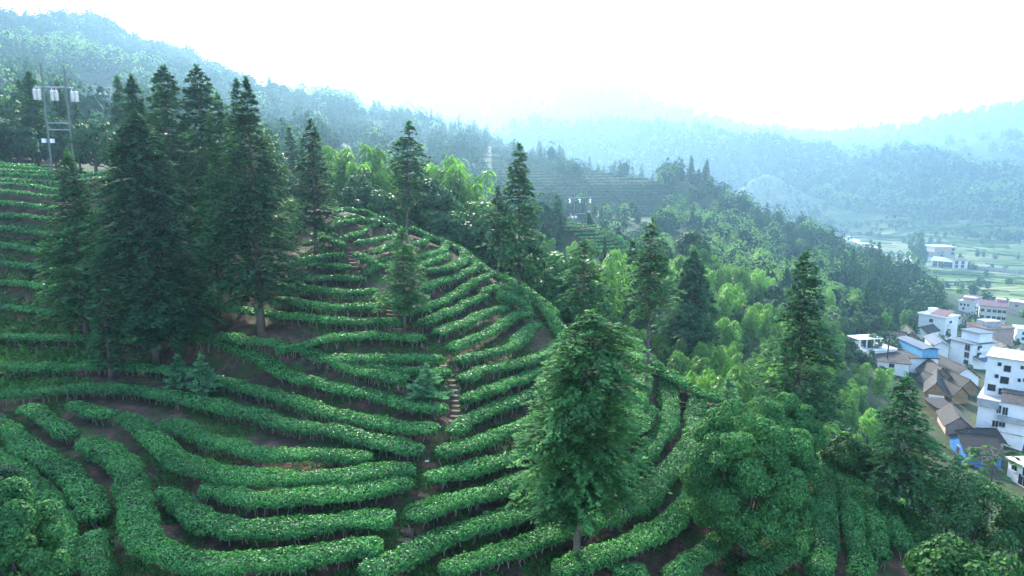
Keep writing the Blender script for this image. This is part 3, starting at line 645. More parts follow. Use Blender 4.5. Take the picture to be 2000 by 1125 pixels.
# ------------------------------------------------------------------ tree makers
UP = np.array([0, 0, 1.0])
def fir_parts(rng, h, prof, lo, nb, spacing, card, droop=.30, wood=True, wide=.30, sweep=.10, lean=0.0, rag=.28):
    """prof: (fraction of the height from the top, radius in metres); lo: height of the lowest branch"""
    pf = np.array(prof); z = lo + (h - lo) * (1 - np.sqrt(rng.uniform(0, 1, nb))) if False else lo + (h - .15 - lo) * rng.uniform(0, 1, nb)
    z = np.where(rng.random(nb) < .55, np.round(z / .5) * .5 + rng.normal(0, .09, nb), z); z = np.clip(z, lo * .9, h - .1)
    rr = np.interp((h - z) / h, pf[:, 0], pf[:, 1]) * (1.12 * rng.uniform(.35, 1.0, nb)**.45); ph = rng.uniform(0, 2 * math.pi, nb)
    gap = vnoise(ph * 1.1 + 3, z * .55, int(rng.integers(1, 999))); rr *= np.where(gap < .26, .55, 1.0) * (1 - rag * .5 + rag * vnoise(ph * 1.6, z * (1.3 if rag < .5 else .7), 77))
    tx = lambda zz: lean * (zz / h)**2 * h * .2
    k = np.maximum(6, (rr / spacing * 3.2).astype(int)); I = np.repeat(np.arange(nb), k); m = len(I)
    t = np.clip(rng.beta(1.9, 1.15, m), .06, 1.0); r = rr[I]
    nt_t = np.maximum(2, np.round(r / (card * 1.35))); q = np.floor(t * nt_t); sgn = np.where(rng.random(m) < .5, -1, 1)          # shoots stand in tufts along the branch
    hs = np.modf(np.sin(I * 12.9898 + q * 78.233 + sgn * 37.7) * 43758.5453)[0]; hs = np.abs(hs)
    t = np.clip((q + .62) / nt_t + rng.normal(0, .05, m), .05, 1.04)
    D = np.stack([np.cos(ph), np.sin(ph), np.zeros(nb)], 1)[I]; Sd = np.stack([-D[:, 1], D[:, 0], np.zeros(m)], 1)
    lat = sgn * hs * (wide * r * (1.15 - t) + .07) + rng.normal(0, card * .22, m)
    zo = r * (sweep * t - droop * t**2) + (hs - .5) * .12 + rng.normal(0, card * .13, m)
    C = D * (r * t)[:, None] + Sd * lat[:, None]; C[:, 0] += tx(z[I]); C[:, 2] = z[I] + zo
    L = card * rng.uniform(.65, 1.3, m); U = unit(D * 1.0 + Sd * (sgn * rng.uniform(.2, 1.3, m))[:, None] + UP * (sweep - 1.3 * droop * t + rng.normal(0, .28, m) + .18)[:, None])
    N = unit(UP + rdir(rng, m) * .55 + D * .25)
    V, F = leaves(C, U, N, L * .55, L * .21)
    # leader shoots
    nt_ = 26; tz = h - rng.random(nt_) * .7; C2 = np.stack([rng.normal(0, .06, nt_) + tx(h), rng.normal(0, .06, nt_), tz], 1)
    U2 = unit(rdir(rng, nt_) * [1, 1, .3] + UP * .7); V2, F2 = leaves(C2 + U2 * card * .4, U2, rdir(rng, nt_), card * .6, card * .16)
    rn = np.clip(.35 * rng.random(m) + .35 * hs + .45 * (t - .5) + .08, 0, 1)  # paler tips, darker inside: young growth plus highlights and shade put into colour
    V = np.r_[V, V2]; F = np.r_[F, F2 + len(V) - len(V2)]; rn = np.r_[rn, rng.uniform(.4, 1, nt_)]
    b = MB(); rb = .012 * h + .03
    zz = np.linspace(-.4, h, 9); b.tube(np.stack([tx(np.maximum(zz, 0)), np.zeros(9), zz], 1), rb * (1 - .93 * np.clip(zz / h, 0, 1)) * np.where(zz < .2, 1.35, 1), 9)
    if wood:
        for i in range(0, nb, 1 if nb < 260 else 3):
            p0 = np.array([tx(z[i]), 0, z[i]]); d = np.array([math.cos(ph[i]), math.sin(ph[i]), 0]); q = [p0 + d * rr[i] * s + UP * rr[i] * (sweep * s - droop * s * s) for s in (0, .5, .92)]
            b.tube(q, [.028 + .006 * rr[i], .02, .008], 3, cap=False)
    return V, F, rn, b
def crown_lobes(rng, R, H, z0, nl, lr):
    """lobe centres inside a rounded dome of radius R, height H, starting at z0"""
    d = rdir(rng, nl * 3); d = d[d[:, 2] > -.8][:nl]; q = np.where(rng.random(len(d)) < .72, rng.uniform(.70, .88, len(d)), rng.uniform(.1, .7, len(d)))[:, None]
    C = d * q * [R, R, H * .5] + [0, 0, z0 + H * .5]
    return C, lr * rng.uniform(.75, 1.3, len(C))
def broad_parts(rng, R, H, z0, nl, lr, nleaf, ls, flat=.8, trunk=True, aspect=.30):
    C, lrr = crown_lobes(rng, R, H, z0, nl, lr)
    p = lrr**2 / (lrr**2).sum(); I = rng.choice(len(C), nleaf, p=p); d = rdir(rng, nleaf); cen = np.array([0, 0, z0 + H * .42])
    out = unit(C[I] - cen); d = unit(d + out * .55 + UP * .15)
    rad = lrr[I] * (1 - .35 * rng.random(nleaf)**2.2)
    P = C[I] + d * rad[:, None] * [1, 1, flat]
    N = unit(d + rdir(rng, nleaf) * .65 + UP * .35); U = unit(np.cross(N, rdir(rng, nleaf)) - UP * .25)
    s = ls * rng.uniform(.7, 1.3, nleaf); V, F = leaves(P, U, N, s * .55, s * aspect)
    rn = np.clip(rng.random(nleaf) * .75 + .25 * (rad / lrr[I] - .75) * 4, 0, 1)
    b = MB()
    if trunk:
        r0 = .05 * R + .06; b.tube([(0,0,-.5), (.03*R,0,z0*.6+.3), (0,.04*R,z0+H*.45)], [r0*1.4, r0, r0*.45], 8)
        for i in range(0, len(C), max(1, len(C) // 16)):
            q = np.array([0, 0, max(.3, z0 * .7 + H * .1)]); e = C[i]; b.tube([q, (q + e) / 2 + [0, 0, -.08 * H], e], [r0*.5, r0*.3, r0*.12], 5, cap=False)
    return V, F, rn, b
def bamboo_parts(rng, h, nc, spread, ncard, ls, bendk=.20, fl=.30):
    """a clump of arching canes with plumes of drooping leaves"""
    b = MB(); VV, FF, RR = [], [], []; off = 0
    for c in range(nc):
        hh = h * rng.uniform(.75, 1.0); ph = rng.uniform(0, 6.283); o = np.array([*(rng.normal(0, spread, 2)), 0]); bd = np.array([math.cos(ph), math.sin(ph), 0]) * bendk * hh * rng.uniform(.5, 1.3)
        cur = lambda t: o + bd * (t**2.6)[:, None] + UP * (hh * (t - .12 * t**4))[:, None]
        tt = np.linspace(0, 1, 7); p = cur(tt); p[0, 2] = -.5; b.tube(p, .055 * (1 - .85 * tt) + .006, 5, cap=False)
        m = ncard // nc; t = fl + (1 - fl) * rng.uniform(0, 1, m)**.85
        rad = (.13 * hh) * np.sin(np.clip((t - fl + .08) / (1.08 - fl), 0, 1) * math.pi * .93)**.7 + .12
        a = rng.uniform(0, 6.283, m); lev = np.round(t * 16) / 16; d = np.stack([np.cos(a + lev * 40), np.sin(a + lev * 40), np.zeros(m)], 1)
        q = rng.uniform(.15, 1, m)**.6; P = cur(t) + d * (rad * q)[:, None] - UP * (rad * q**2 * .55)[:, None] + rng.normal(0, .05, (m, 3))
        U = unit(d * .8 - UP * (.45 + .6 * rng.random(m))[:, None] + rdir(rng, m) * .45); N = unit(UP * .8 + rdir(rng, m) * .8 + d * .4)
        s = ls * rng.uniform(.65, 1.35, m); V, F = leaves(P, U, N, s * .6, s * .15)
        VV.append(V); FF.append(F + off); off += len(V); RR.append(np.clip(rng.random(m) * .7 + .35 * (t - .5) , 0, 1))
    return np.concatenate(VV), np.concatenate(FF), np.concatenate(RR), b
def make_tree(name, parts, leafm, barkm, cat, label, loc, rotz=0.0, group=None, crown="crown", stem="trunk", scale=None):
    V, F, rn, b = parts
    e = tag(link(name, None, None, loc, rotz, scale), label, cat, group)
    link(crown, mesh_np(name + "_" + crown, V, F, leafm, None, rn), e)
    if b.v: link(stem, b.mesh(name + "_" + stem, barkm, True), e)
    return e
def copy_tree(src, loc, rotz, scale, label=None, group=None):
    e = src.copy(); COL.objects.link(e); e.location = [float(v) for v in loc]; e.rotation_euler = (0, 0, float(rotz)); e.scale = (scale,) * 3 if np.isscalar(scale) else scale
    if label: e["label"] = label
    if group: e["group"] = group
    for c in src.children:
        d = c.copy(); COL.objects.link(d); d.parent = e
    return e

# ------------------------------------------------------------------ the firs one can tell apart: top pixel, base pixel, half widths (y, px), lowest branch y
def px_tree(top, base, widths, ylo, label, seed, dens=1.0, D=(0, 130), young=False, spacing=.125, card=None, mat=None, wk=1.16, droop=.30, baseD=None, lean=0.0, **kw):
    p = at(base[0], base[1], *D) if baseD is None else np.array([*(atD(base[0], base[1], baseD)[:2]), 0.0])
    p[2] = land_z(p[0], p[1]); dist = math.hypot(p[0], p[1]); a, tn = aztan(*top); htop = CAMZ + dist * tn - p[2]
    depth = p[1] * CP - (p[2] - CAMZ + htop / 2) * SP
    mpp = depth / FPX
    def zat(y): return CAMZ + dist * aztan((top[0] + base[0]) / 2, y)[1] - p[2]
    prof = [(0, .05)] + [(1 - zat(y) / htop, hw * mpp * wk) for y, hw in widths]; lo = max(.25, zat(ylo))
    rng = np.random.default_rng(seed); area = sum((prof[k+1][0] - prof[k][0]) * htop * (prof[k+1][1] + prof[k][1]) / 2 for k in range(len(prof) - 1))
    nb = int(np.clip(area * 12 * dens + (htop - lo) * 7, 80, 1500)); card = card or max(.26, .0062 * depth)
    return make_tree("fir_tree", fir_parts(rng, htop, prof, lo, nb, spacing * max(1, depth / 45), card, droop, lean=lean, **kw), mat or (M_FIRY if young else M_FIR), M_BARK, "fir tree", label, p, 0, None if not young else "young firs")
F_ = px_tree
firs = [
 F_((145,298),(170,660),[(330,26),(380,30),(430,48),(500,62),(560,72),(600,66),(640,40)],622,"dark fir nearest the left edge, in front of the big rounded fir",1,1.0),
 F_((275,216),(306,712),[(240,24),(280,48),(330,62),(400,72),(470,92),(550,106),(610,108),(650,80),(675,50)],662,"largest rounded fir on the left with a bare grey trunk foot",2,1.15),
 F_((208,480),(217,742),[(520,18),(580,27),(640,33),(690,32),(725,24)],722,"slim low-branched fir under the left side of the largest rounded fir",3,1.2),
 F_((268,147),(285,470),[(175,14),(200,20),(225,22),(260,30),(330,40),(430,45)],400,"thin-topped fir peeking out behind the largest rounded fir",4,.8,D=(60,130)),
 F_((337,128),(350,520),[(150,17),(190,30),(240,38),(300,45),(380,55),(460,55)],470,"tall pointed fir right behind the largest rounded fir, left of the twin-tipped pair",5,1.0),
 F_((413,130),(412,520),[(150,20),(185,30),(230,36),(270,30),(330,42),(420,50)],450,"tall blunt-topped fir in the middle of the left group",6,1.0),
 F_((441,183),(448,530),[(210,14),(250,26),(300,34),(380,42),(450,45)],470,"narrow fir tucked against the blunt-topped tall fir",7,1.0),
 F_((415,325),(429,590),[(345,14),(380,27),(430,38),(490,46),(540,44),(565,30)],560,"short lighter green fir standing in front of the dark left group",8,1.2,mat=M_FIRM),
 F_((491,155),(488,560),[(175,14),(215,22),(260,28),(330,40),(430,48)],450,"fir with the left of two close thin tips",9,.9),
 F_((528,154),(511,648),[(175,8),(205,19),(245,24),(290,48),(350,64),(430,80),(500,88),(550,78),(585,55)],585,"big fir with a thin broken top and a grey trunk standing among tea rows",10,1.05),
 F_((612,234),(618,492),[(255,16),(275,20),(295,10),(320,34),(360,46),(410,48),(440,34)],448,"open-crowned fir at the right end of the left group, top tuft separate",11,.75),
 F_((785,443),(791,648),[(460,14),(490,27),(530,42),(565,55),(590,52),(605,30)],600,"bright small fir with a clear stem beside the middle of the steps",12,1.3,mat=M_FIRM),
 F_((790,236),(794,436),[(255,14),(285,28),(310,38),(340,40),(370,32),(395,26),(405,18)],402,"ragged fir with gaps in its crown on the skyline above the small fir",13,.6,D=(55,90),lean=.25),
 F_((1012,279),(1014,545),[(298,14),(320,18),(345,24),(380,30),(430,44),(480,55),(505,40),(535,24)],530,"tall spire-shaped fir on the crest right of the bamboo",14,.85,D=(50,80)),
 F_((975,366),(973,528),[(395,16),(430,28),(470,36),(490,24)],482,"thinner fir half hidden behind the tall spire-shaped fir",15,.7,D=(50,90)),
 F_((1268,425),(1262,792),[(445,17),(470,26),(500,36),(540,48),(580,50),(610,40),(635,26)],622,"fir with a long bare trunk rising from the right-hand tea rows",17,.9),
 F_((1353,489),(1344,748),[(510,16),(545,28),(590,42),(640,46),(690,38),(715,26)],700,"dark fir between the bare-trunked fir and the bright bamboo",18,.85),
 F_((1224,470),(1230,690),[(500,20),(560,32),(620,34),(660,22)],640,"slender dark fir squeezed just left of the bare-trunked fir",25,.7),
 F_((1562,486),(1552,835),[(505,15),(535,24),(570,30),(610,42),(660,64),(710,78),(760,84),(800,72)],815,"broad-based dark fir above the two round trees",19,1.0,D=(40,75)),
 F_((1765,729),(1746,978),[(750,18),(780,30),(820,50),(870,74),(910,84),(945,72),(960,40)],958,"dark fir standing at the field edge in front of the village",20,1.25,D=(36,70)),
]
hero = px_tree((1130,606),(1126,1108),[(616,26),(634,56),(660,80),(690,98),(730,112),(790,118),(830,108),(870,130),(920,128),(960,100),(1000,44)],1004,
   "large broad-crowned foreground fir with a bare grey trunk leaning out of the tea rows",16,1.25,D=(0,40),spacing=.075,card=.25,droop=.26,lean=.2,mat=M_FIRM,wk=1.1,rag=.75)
px_tree((1142,467),(1137,735),[(488,25),(525,42),(560,50),(590,42),(612,18)],616,"slim dark fir whose top rises straight behind the large broad-crowned foreground fir",26,.95)
yf = [F_((835,709),(835,790),[(722,8),(745,24),(765,37),(780,40)],784,"pale blue-green young fir beside the long flight of steps",21,2.2,young=True,droop=.12,card=.22,spacing=.06,wood=False,sweep=.25),
 F_((396,688),(398,783),[(705,9),(730,22),(755,34),(772,30)],776,"bright young fir in the tea row right of the bare trunk foot",22,2.0,young=True,droop=.15,card=.22,spacing=.07,wood=False,sweep=.2),
 F_((347,690),(352,768),[(705,8),(730,20),(750,26)],758,"smaller young fir leaning against the bright young fir",23,2.0,young=True,droop=.15,card=.22,spacing=.07,wood=False,sweep=.2),
 F_((1419,733),(1420,800),[(750,9),(775,20),(790,24)],792,"young fir on the edge beyond the red-rimmed basin",24,2.0,D=(45,70),young=True,droop=.15,card=.24,spacing=.08,wood=False,sweep=.2)]

# ------------------------------------------------------------------ round trees close to the camera
def px_broad(cx, ytop, ybot, halfw, base, label, seed, nl, nleaf, ls, mat, D=(0, 130), name="broadleaf_tree", lrk=.26, baseD=None, flat=.8, zlo=None):
    p = at(base[0], base[1], *D) if baseD is None else np.array([*(atD(base[0], base[1], baseD)[:2]), 0.0])
    p[2] = land_z(p[0], p[1]); dist = math.hypot(p[0], p[1]); zt = CAMZ + dist * aztan(cx, ytop)[1] - p[2]; zb = max(.25, CAMZ + dist * aztan(cx, ybot)[1] - p[2])
    mpp = (p[1] * CP - (p[2] - CAMZ + zt / 2) * SP) / FPX; R = halfw * mpp; rng = np.random.default_rng(seed)
    return make_tree(name, broad_parts(rng, R, zt - zb, zb, nl, lrk * R, nleaf, ls, flat), mat, M_BARK, "tree", label, p)
px_broad(1452,776,1105,126,(1452,1085),"big round dark broadleaf tree in the lower right of the tea slope",31,230,86000,.135,M_DOME,(25,38),lrk=.18)
px_broad(1528,764,960,66,(1530,960),"second round broadleaf tree close behind the big round one",32,120,34000,.15,M_DOME,(34,50),lrk=.21)
px_broad(42,935,1180,88,(38,1180),"leafy bright broadleaf tree in the bottom left corner",33,70,26000,.13,M_DOME,lrk=.24,baseD=28.0)
px_broad(-8,900,1010,50,(-8,1010),"small broadleaf bush cut by the left edge above the corner tree",39,30,7000,.13,M_BROAD,lrk=.3,baseD=37.0)
px_broad(1646,850,935,50,(1648,940),"small dark rounded tree at the edge left of the village fir",34,40,8000,.19,M_BROAD,(46,80),lrk=.3)
px_broad(1895,930,1085,92,(1880,1090),"dusky twiggy tree on the lower right slope below the blue house",35,70,14000,.17,M_BROAD,baseD=44.0,lrk=.24)
px_broad(1890,1056,1240,112,(1885,1240),"bright green large-leaved tree at the lower right corner",36,60,9000,.24,M_BROADL,baseD=33.0,lrk=.25)
px_broad(1996,955,1110,52,(2000,1110),"dark tree cut by the right edge above the corner tree",37,50,8000,.18,M_BROAD,baseD=46.0,lrk=.26)
px_broad(1002,556,606,32,(1000,606),"feathery lit shrub on the crest of the tea spur",38,30,3500,.17,M_TEA,(48,64),lrk=.32)
# papaya-like tree: a bare stem under a flat whorl of big lobed leaves
rng = np.random.default_rng(40); pp = np.array([*atD(1928, 1010, 52.0)[:2], 0.0]); pp[2] = land_z(pp[0], pp[1]); hz = CAMZ + 52 * aztan(1920, 885)[1] - pp[2]
C, U, N, S = [], [], [], []
bb = MB(); bb.tube([(0,0,-.4), (.05,0,hz*.5), (0,.03,hz)], [.13,.10,.06], 8)
for k in range(46):
    a = rng.uniform(0, 6.283); t = rng.uniform(0, 1); d = np.array([math.cos(a), math.sin(a), .45 - .75 * t]); L = rng.uniform(.8, 1.6); o = np.array([0, 0, hz - t * .9]); e = o + d * L
    bb.tube([o, o + d * L * .6 + [0,0,.08], e], [.02,.014,.01], 4, cap=False)
    for j in range(9):
        b2 = a + (j - 4) * .42; u = np.array([math.cos(b2), math.sin(b2), -.25]); C.append(e + u * .18); U.append(u); N.append(np.array([0,0,1.0]) + rng.normal(0, .25, 3)); S.append(rng.uniform(.20,.32))
V, F = leaves(np.array(C), np.array(U), unit(np.array(N)), np.array(S), np.array(S) * .28)
make_tree("papaya_tree", (V, F, rng.random(len(F)), bb), M_BROADL, M_BARK, "tree", "umbrella-topped tree with whorled lobed leaves in front of the blue house", pp)

# ------------------------------------------------------------------ village
def brick_mat(name, a, b, mortar, sc=9.0):
    m, nt, p, out = new_mat(name); co = nd(nt, "ShaderNodeTexCoord").outputs["Object"]
    mp = nd(nt, "ShaderNodeMapping"); mp.inputs["Rotation"].default_value = (math.pi/2, 0, 0); nt.links.new(co, mp.inputs[0])
    br = nd(nt, "ShaderNodeTexBrick"); nt.links.new(mp.outputs[0], br.inputs["Vector"]); br.inputs["Scale"].default_value = sc * .35
    br.inputs["Color1"].default_value = (*a, 1); br.inputs["Color2"].default_value = (*b, 1); br.inputs["Mortar"].default_value = (*mortar, 1)
    c = mixc(nt, 1.0, br.outputs["Color"], ramp(nt, noise(nt, .7, 5, co, .7), [(.3, (.6,.6,.62)), (.65, (1.05,1.05,1.05))]), 'MULTIPLY')
    nt.links.new(c, p.inputs["Base Color"]); p.inputs["Roughness"].default_value = .9; return m
def tile_mat(name, a, b, fr=4.0):
    m, nt, p, out = new_mat(name); co = nd(nt, "ShaderNodeTexCoord").outputs["Object"]
    wv = nd(nt, "ShaderNodeTexWave"); wv.bands_direction = 'X'; wv.inputs["Scale"].default_value = fr * .33; wv.inputs["Distortion"].default_value = .6; nt.links.new(co, wv.inputs["Vector"])
    c = mixc(nt, wv.outputs["Fac"], ramp(nt, noise(nt, 1.1, 6, co, .75), [(.3, b), (.65, a)]), tuple(x*.55 for x in b))
    nt.links.new(c, p.inputs["Base Color"]); p.inputs["Roughness"].default_value = .85
    bp = nd(nt, "ShaderNodeBump"); bp.inputs["Strength"].default_value = .5; bp.inputs["Distance"].default_value = .06; nt.links.new(wv.outputs["Fac"], bp.inputs["Height"]); nt.links.new(bp.outputs[0], p.inputs["Normal"])
    return m
W_WHITE = plain("white_wall", (.84,.85,.84), .8, .12, .5); W_CREAM = plain("cream_wall", (.66,.60,.50), .8, .2, .6); W_MUD = plain("mud_wall", (.25,.17,.09), .95, .35, .9)
W_BLUE = plain("blue_wall", (.06,.22,.52), .6, .15, .8); W_BLUEL = plain("blue_sheet", (.13,.38,.60), .5, .25, .7); W_GREY = plain("stained_concrete", (.42,.43,.43), .9, .5, .7)
W_BRICK = brick_mat("red_brick", (.40,.24,.18), (.50,.32,.25), (.5,.45,.4)); W_BRICKP = brick_mat("pale_brick", (.52,.36,.30), (.60,.45,.38), (.6,.55,.5))
R_TILE = tile_mat("grey_tile", (.026,.026,.028), (.012,.012,.014)); R_BROWN = tile_mat("brown_tile", (.032,.025,.024), (.015,.013,.013)); R_OLD = tile_mat("weathered_tile", (.115,.10,.085), (.055,.05,.046))
R_BLUE = tile_mat("blue_sheet_roof", (.085,.135,.20), (.055,.09,.135), 2); R_PURP = tile_mat("purple_tile", (.15,.075,.10), (.10,.05,.068), 3); R_SLAB = plain("roof_slab", (.55,.55,.53), .9, .35, .5); R_PALEBLUE = tile_mat("pale_blue_roof", (.45,.58,.66), (.36,.48,.56), 2)
M_GLASS = plain("window_glass", (.018,.022,.028), .12, .3, 1, .6); M_FRAME = plain("window_frame", (.55,.56,.56), .6, .1)

def house(label, L, R, topL, depth, wall, roof, roofm, wins=(), rh=1.6, ov=.45, D=(90, 3000), para=0.0, extras=None, name="house", yaw=0.0, s_=1.0):
    depth *= s_; rh *= s_; ov *= s_; wins = [(w_[0], w_[1], w_[2], w_[3] * s_, w_[4] * s_, *w_[5:]) for w_ in wins]
    p = at(L[0], L[1], *D); a, tn = aztan(*R)
    dz = p[2] - CAMZ; d = dz / tn if abs(tn) > .02 else math.hypot(p[0], p[1]); q = np.array([d * math.sin(a), d * math.cos(a), p[2]])
    if math.hypot(*(q - p)[:2]) > 150: q = np.array([*(math.hypot(p[0], p[1]) * np.array([math.sin(a), math.cos(a)])), p[2]])
    ux = q - p; w = math.hypot(ux[0], ux[1]); rz = math.atan2(ux[1], ux[0]) + yaw
    h = math.hypot(p[0], p[1]) * aztan(L[0], topL)[1] - dz; h = max(2.2, h)
    e = tag(link(name, None, None, p, rz), label, "house", "houses of the valley village")
    b = MB()
    if roof == 'gable':
        pts = [(0,0,-2.5),(w,0,-2.5),(w,0,h),(w/2,0,h+rh),(0,0,h)]; b.prism(pts[::-1], (0, depth, 0))
    elif roof == 'side':
        pts = [(0,0,-2.5),(0,0,h),(0,depth/2,h+rh),(0,depth,h),(0,depth,-2.5)]; b.prism(pts, (w, 0, 0))
    elif roof == 'shed':
        pts = [(0,0,-2.5),(0,0,h),(0,depth,h+rh),(0,depth,-2.5)]; b.prism(pts, (w, 0, 0))
    else: b.quadbox([(0,0,-2.5),(w,0,-2.5),(w,depth,-2.5),(0,depth,-2.5),(0,0,h),(w,0,h),(w,depth,h),(0,depth,h)])
    link("wall", b.mesh("wall", wall), e)
    r = MB(); t = .16
    if roof == 'gable':
        s = rh / (w / 2)
        for sg in (-1, 1):
            x0 = w/2 + sg * (w/2 + ov); z0 = h - ov * s; k = [(w/2, -ov, h+rh+.004), (x0, -ov, z0+.004), (x0, -ov, z0+t), (w/2, -ov, h+rh+t)]
            r.prism(k if sg < 0 else k[::-1], (0, depth + 2*ov, 0))
        r.tube([(w/2, -ov, h+rh+t), (w/2, depth+ov, h+rh+t)], .14, 5)
    elif roof == 'side':
        s = rh / (depth / 2)
        for sg in (-1, 1):
            y0 = depth/2 + sg * (depth/2 + ov); z0 = h - ov * s; k = [(-ov, depth/2, h+rh+.004), (-ov, y0, z0+.004), (-ov, y0, z0+t), (-ov, depth/2, h+rh+t)]
            r.prism(k[::-1] if sg < 0 else k, (w + 2*ov, 0, 0))
        r.tube([(-ov, depth/2, h+rh+t), (w+ov, depth/2, h+rh+t)], .14, 5)
    elif roof == 'shed':
        s = rh / depth; r.prism([(-ov,-ov,h-ov*s+.004),(-ov,-ov,h-ov*s+t),(-ov,depth+ov,h+rh+ov*s+t),(-ov,depth+ov,h+rh+ov*s+.004)], (w+2*ov,0,0))
    else:
        r.quadbox([(-ov,-ov,h+.003),(w+ov,-ov,h+.003),(w+ov,depth+ov,h+.003),(-ov,depth+ov,h+.003),(-ov,-ov,h+t),(w+ov,-ov,h+t),(w+ov,depth+ov,h+t),(-ov,depth+ov,h+t)])
        if para:
            o = ov
            for (x0, y0, x1, y1) in ((-o,-o,w+o,-o+.15),(-o,depth+o-.15,w+o,depth+o),(-o,-o+.152,-o+.15,depth+o-.152),(w+o-.15,-o+.152,w+o,depth+o-.152)):
                r.quadbox([(x0,y0,h+t+.003),(x1,y0,h+t+.003),(x1,y1,h+t+.003),(x0,y1,h+t+.003),(x0,y0,h+t+para),(x1,y0,h+t+para),(x1,y1,h+t+para),(x0,y1,h+t+para)], 1)
    link("roof", r.mesh("roof", [roofm, wall]), e)
    for wn_ in wins:
        face, u, v, ww, wh = wn_[:5]; gm = wn_[5] if len(wn_) > 5 else M_GLASS; f = MB()
        if face == 'f': X0, Z0 = u * w, v * h; f.box((X0, -.02, Z0), (ww + .16, .10, wh + .16), 0); f.box((X0, -.045, Z0), (ww, .10, wh), 1); f.box((X0, -.075, Z0), (.05, .06, wh), 0); f.box((X0, -.09, Z0 - wh/2 - .12), (ww + .3, .22, .08), 0)
        elif face == 'r': Y0, Z0 = u * depth, v * h; f.box((w + .02, Y0, Z0), (.10, ww + .16, wh + .16), 0); f.box((w + .045, Y0, Z0), (.10, ww, wh), 1); f.box((w + .075, Y0, Z0), (.06, .05, wh), 0)
        else: Y0, Z0 = u * depth, v * h; f.box((-.02, Y0, Z0), (.10, ww + .16, wh + .16), 0); f.box((-.045, Y0, Z0), (.10, ww, wh), 1); f.box((-.075, Y0, Z0), (.06, .05, wh), 0)
        link("window", f.mesh("window", [M_FRAME, gm]), e)
    if extras: extras(e, w, depth, h)
    return e, w, depth, h
def part(e, name, mats, fn): b = MB(); fn(b); return link(name, b.mesh(name, mats), e)

def ex_white(e, w, d, h):      # purple sloping cover over part of the flat roof
    part(e, "roof_cover", R_PURP, lambda b: b.prism([(.35*w,-.2,h+.35),(.35*w,-.2,h+.5),(.35*w,d*.8,h+2.1),(.35*w,d*.8,h+1.95)], (w*.6, 0, 0)))
    part(e, "stair_room", W_WHITE, lambda b: b.box((w*.14, d*.78, h+.19+.95), (w*.26, d*.3, 1.9)))
    part(e, "balcony", W_WHITE, lambda b: (b.box((w+.62, d*.35, h*.55), (1.2, d*.6, .14)), b.box((w+1.17, d*.35, h*.55+.55), (.1, d*.6, .94))))
house("white two-storey house with a purple roof cover at the wood's edge", (1792,643),(1844,653),613, 9, W_WHITE,'flat',R_SLAB,[('f',.48,.72,1.4,1.3),('f',.46,.25,1.3,1.5),('r',.4,.7,1.6,1.3)], para=.5, extras=ex_white, ov=.5)
def ex_3(e, w, d, h):
    part(e, "upper_room", W_WHITE, lambda b: b.box((w*.52, d*.62, h+.17+1.4), (w*.82, d*.55, 2.8)))
    part(e, "upper_roof", R_BLUE, lambda b: b.box((w*.52, d*.62, h+2.98+.09), (w*.95, d*.68, .16)))
    part(e, "awning", R_BLUE, lambda b: b.prism([(w+.05,.5,2.8),(w+.05,.5,2.9),(w+3.4,.5,2.0),(w+3.4,.5,1.9)], (0, 4.5, 0)))
    part(e, "balcony", W_WHITE, lambda b: (b.box((w+.65, d*.45, h*.38), (1.25, d*.6, .14)), b.box((w+1.22, d*.45, h*.38+.55), (.1, d*.6, .94)), b.box((w+.65, d*.45, h*.7), (1.25, d*.6, .14)), b.box((w+1.22, d*.45, h*.7+.55), (.1, d*.6, .94))))
house("white three-storey house with a blue-grey roof and an awning at its side", (1853,702),(1896,714),662, 9, W_WHITE,'flat',R_BLUE,[('f',.78,.80,1.5,1.7),('f',.78,.45,1.5,1.6),('f',.78,.10,1.4,1.3),('r',.3,.8,1.6,1.6),('r',.3,.45,1.6,1.6)], ov=.6, extras=ex_3)
house("old house with a yellow mud gable wall under grey tiles", (1757,678),(1798,681),661, 9, W_MUD,'gable',R_TILE,[], rh=2.2)
house("small white-gabled house with dark tiles behind the yellow mud house", (1784,657),(1810,662),648, 8, W_WHITE,'gable',R_TILE,[], rh=1.6)
house("low house with a long grey tiled roof left of the yellow mud house", (1718,678),(1756,684),667, 9, W_WHITE,'side',R_TILE,[], rh=2.3)
def ex_low(e, w, d, h):
    part(e, "canopy", W_WHITE, lambda b: b.box((w*.42, d*.6, h+2.75), (w*.8, d*.55, .22)))
    for x in (.1, .32, .55, .76): part(e, "post", W_WHITE, lambda b: b.box((w*x, d*.36, h+1.42), (.25, .25, 2.4)))
house("low white house with an open canopied roof terrace beside the bamboo", (1686,703),(1748,700),688, 9, W_WHITE,'flat',R_SLAB,[('f',.6,.5,1.2,1.1)], ov=.3, para=.5, extras=ex_low)
def ex_blue(e, w, d, h):
    def arch(b):
        n = 9; pts = [(w*.40 + (w*.62)*k/(n-1), -.3, h+2.6+.55*math.sin(math.pi*k/(n-1))) for k in range(n)]
        b.prism(pts + [(x, y, z-.12) for x, y, z in pts[::-1]], (0, d+.6, 0))
    part(e, "arched_roof", R_BLUE, arch); part(e, "sheet_wall", W_BLUEL, lambda b: b.box((w*.71, d*.5, h+.17+1.2), (w*.56, d*.96, 2.4)))
    part(e, "water_tank", M_STEEL, lambda b: b.tube([(w*.12, d*.8, h+.9), (w*.28, d*.8, h+.9)], .5, 10))
house("long white house topped with a bright blue sheet-metal room", (1776,727),(1830,727),700, 13, W_WHITE,'flat',R_BROWN,[('l',.25,.72,1.1,1.3),('l',.5,.72,1.1,1.3),('l',.75,.72,1.1,1.3)], extras=ex_blue, ov=.35)
house("low white outhouse with a flat brown roof beside the black pole", (1716,722),(1775,727),707, 9, W_WHITE,'shed',R_BROWN,[('f',.42,.62,1.2,1.0)], rh=.9)
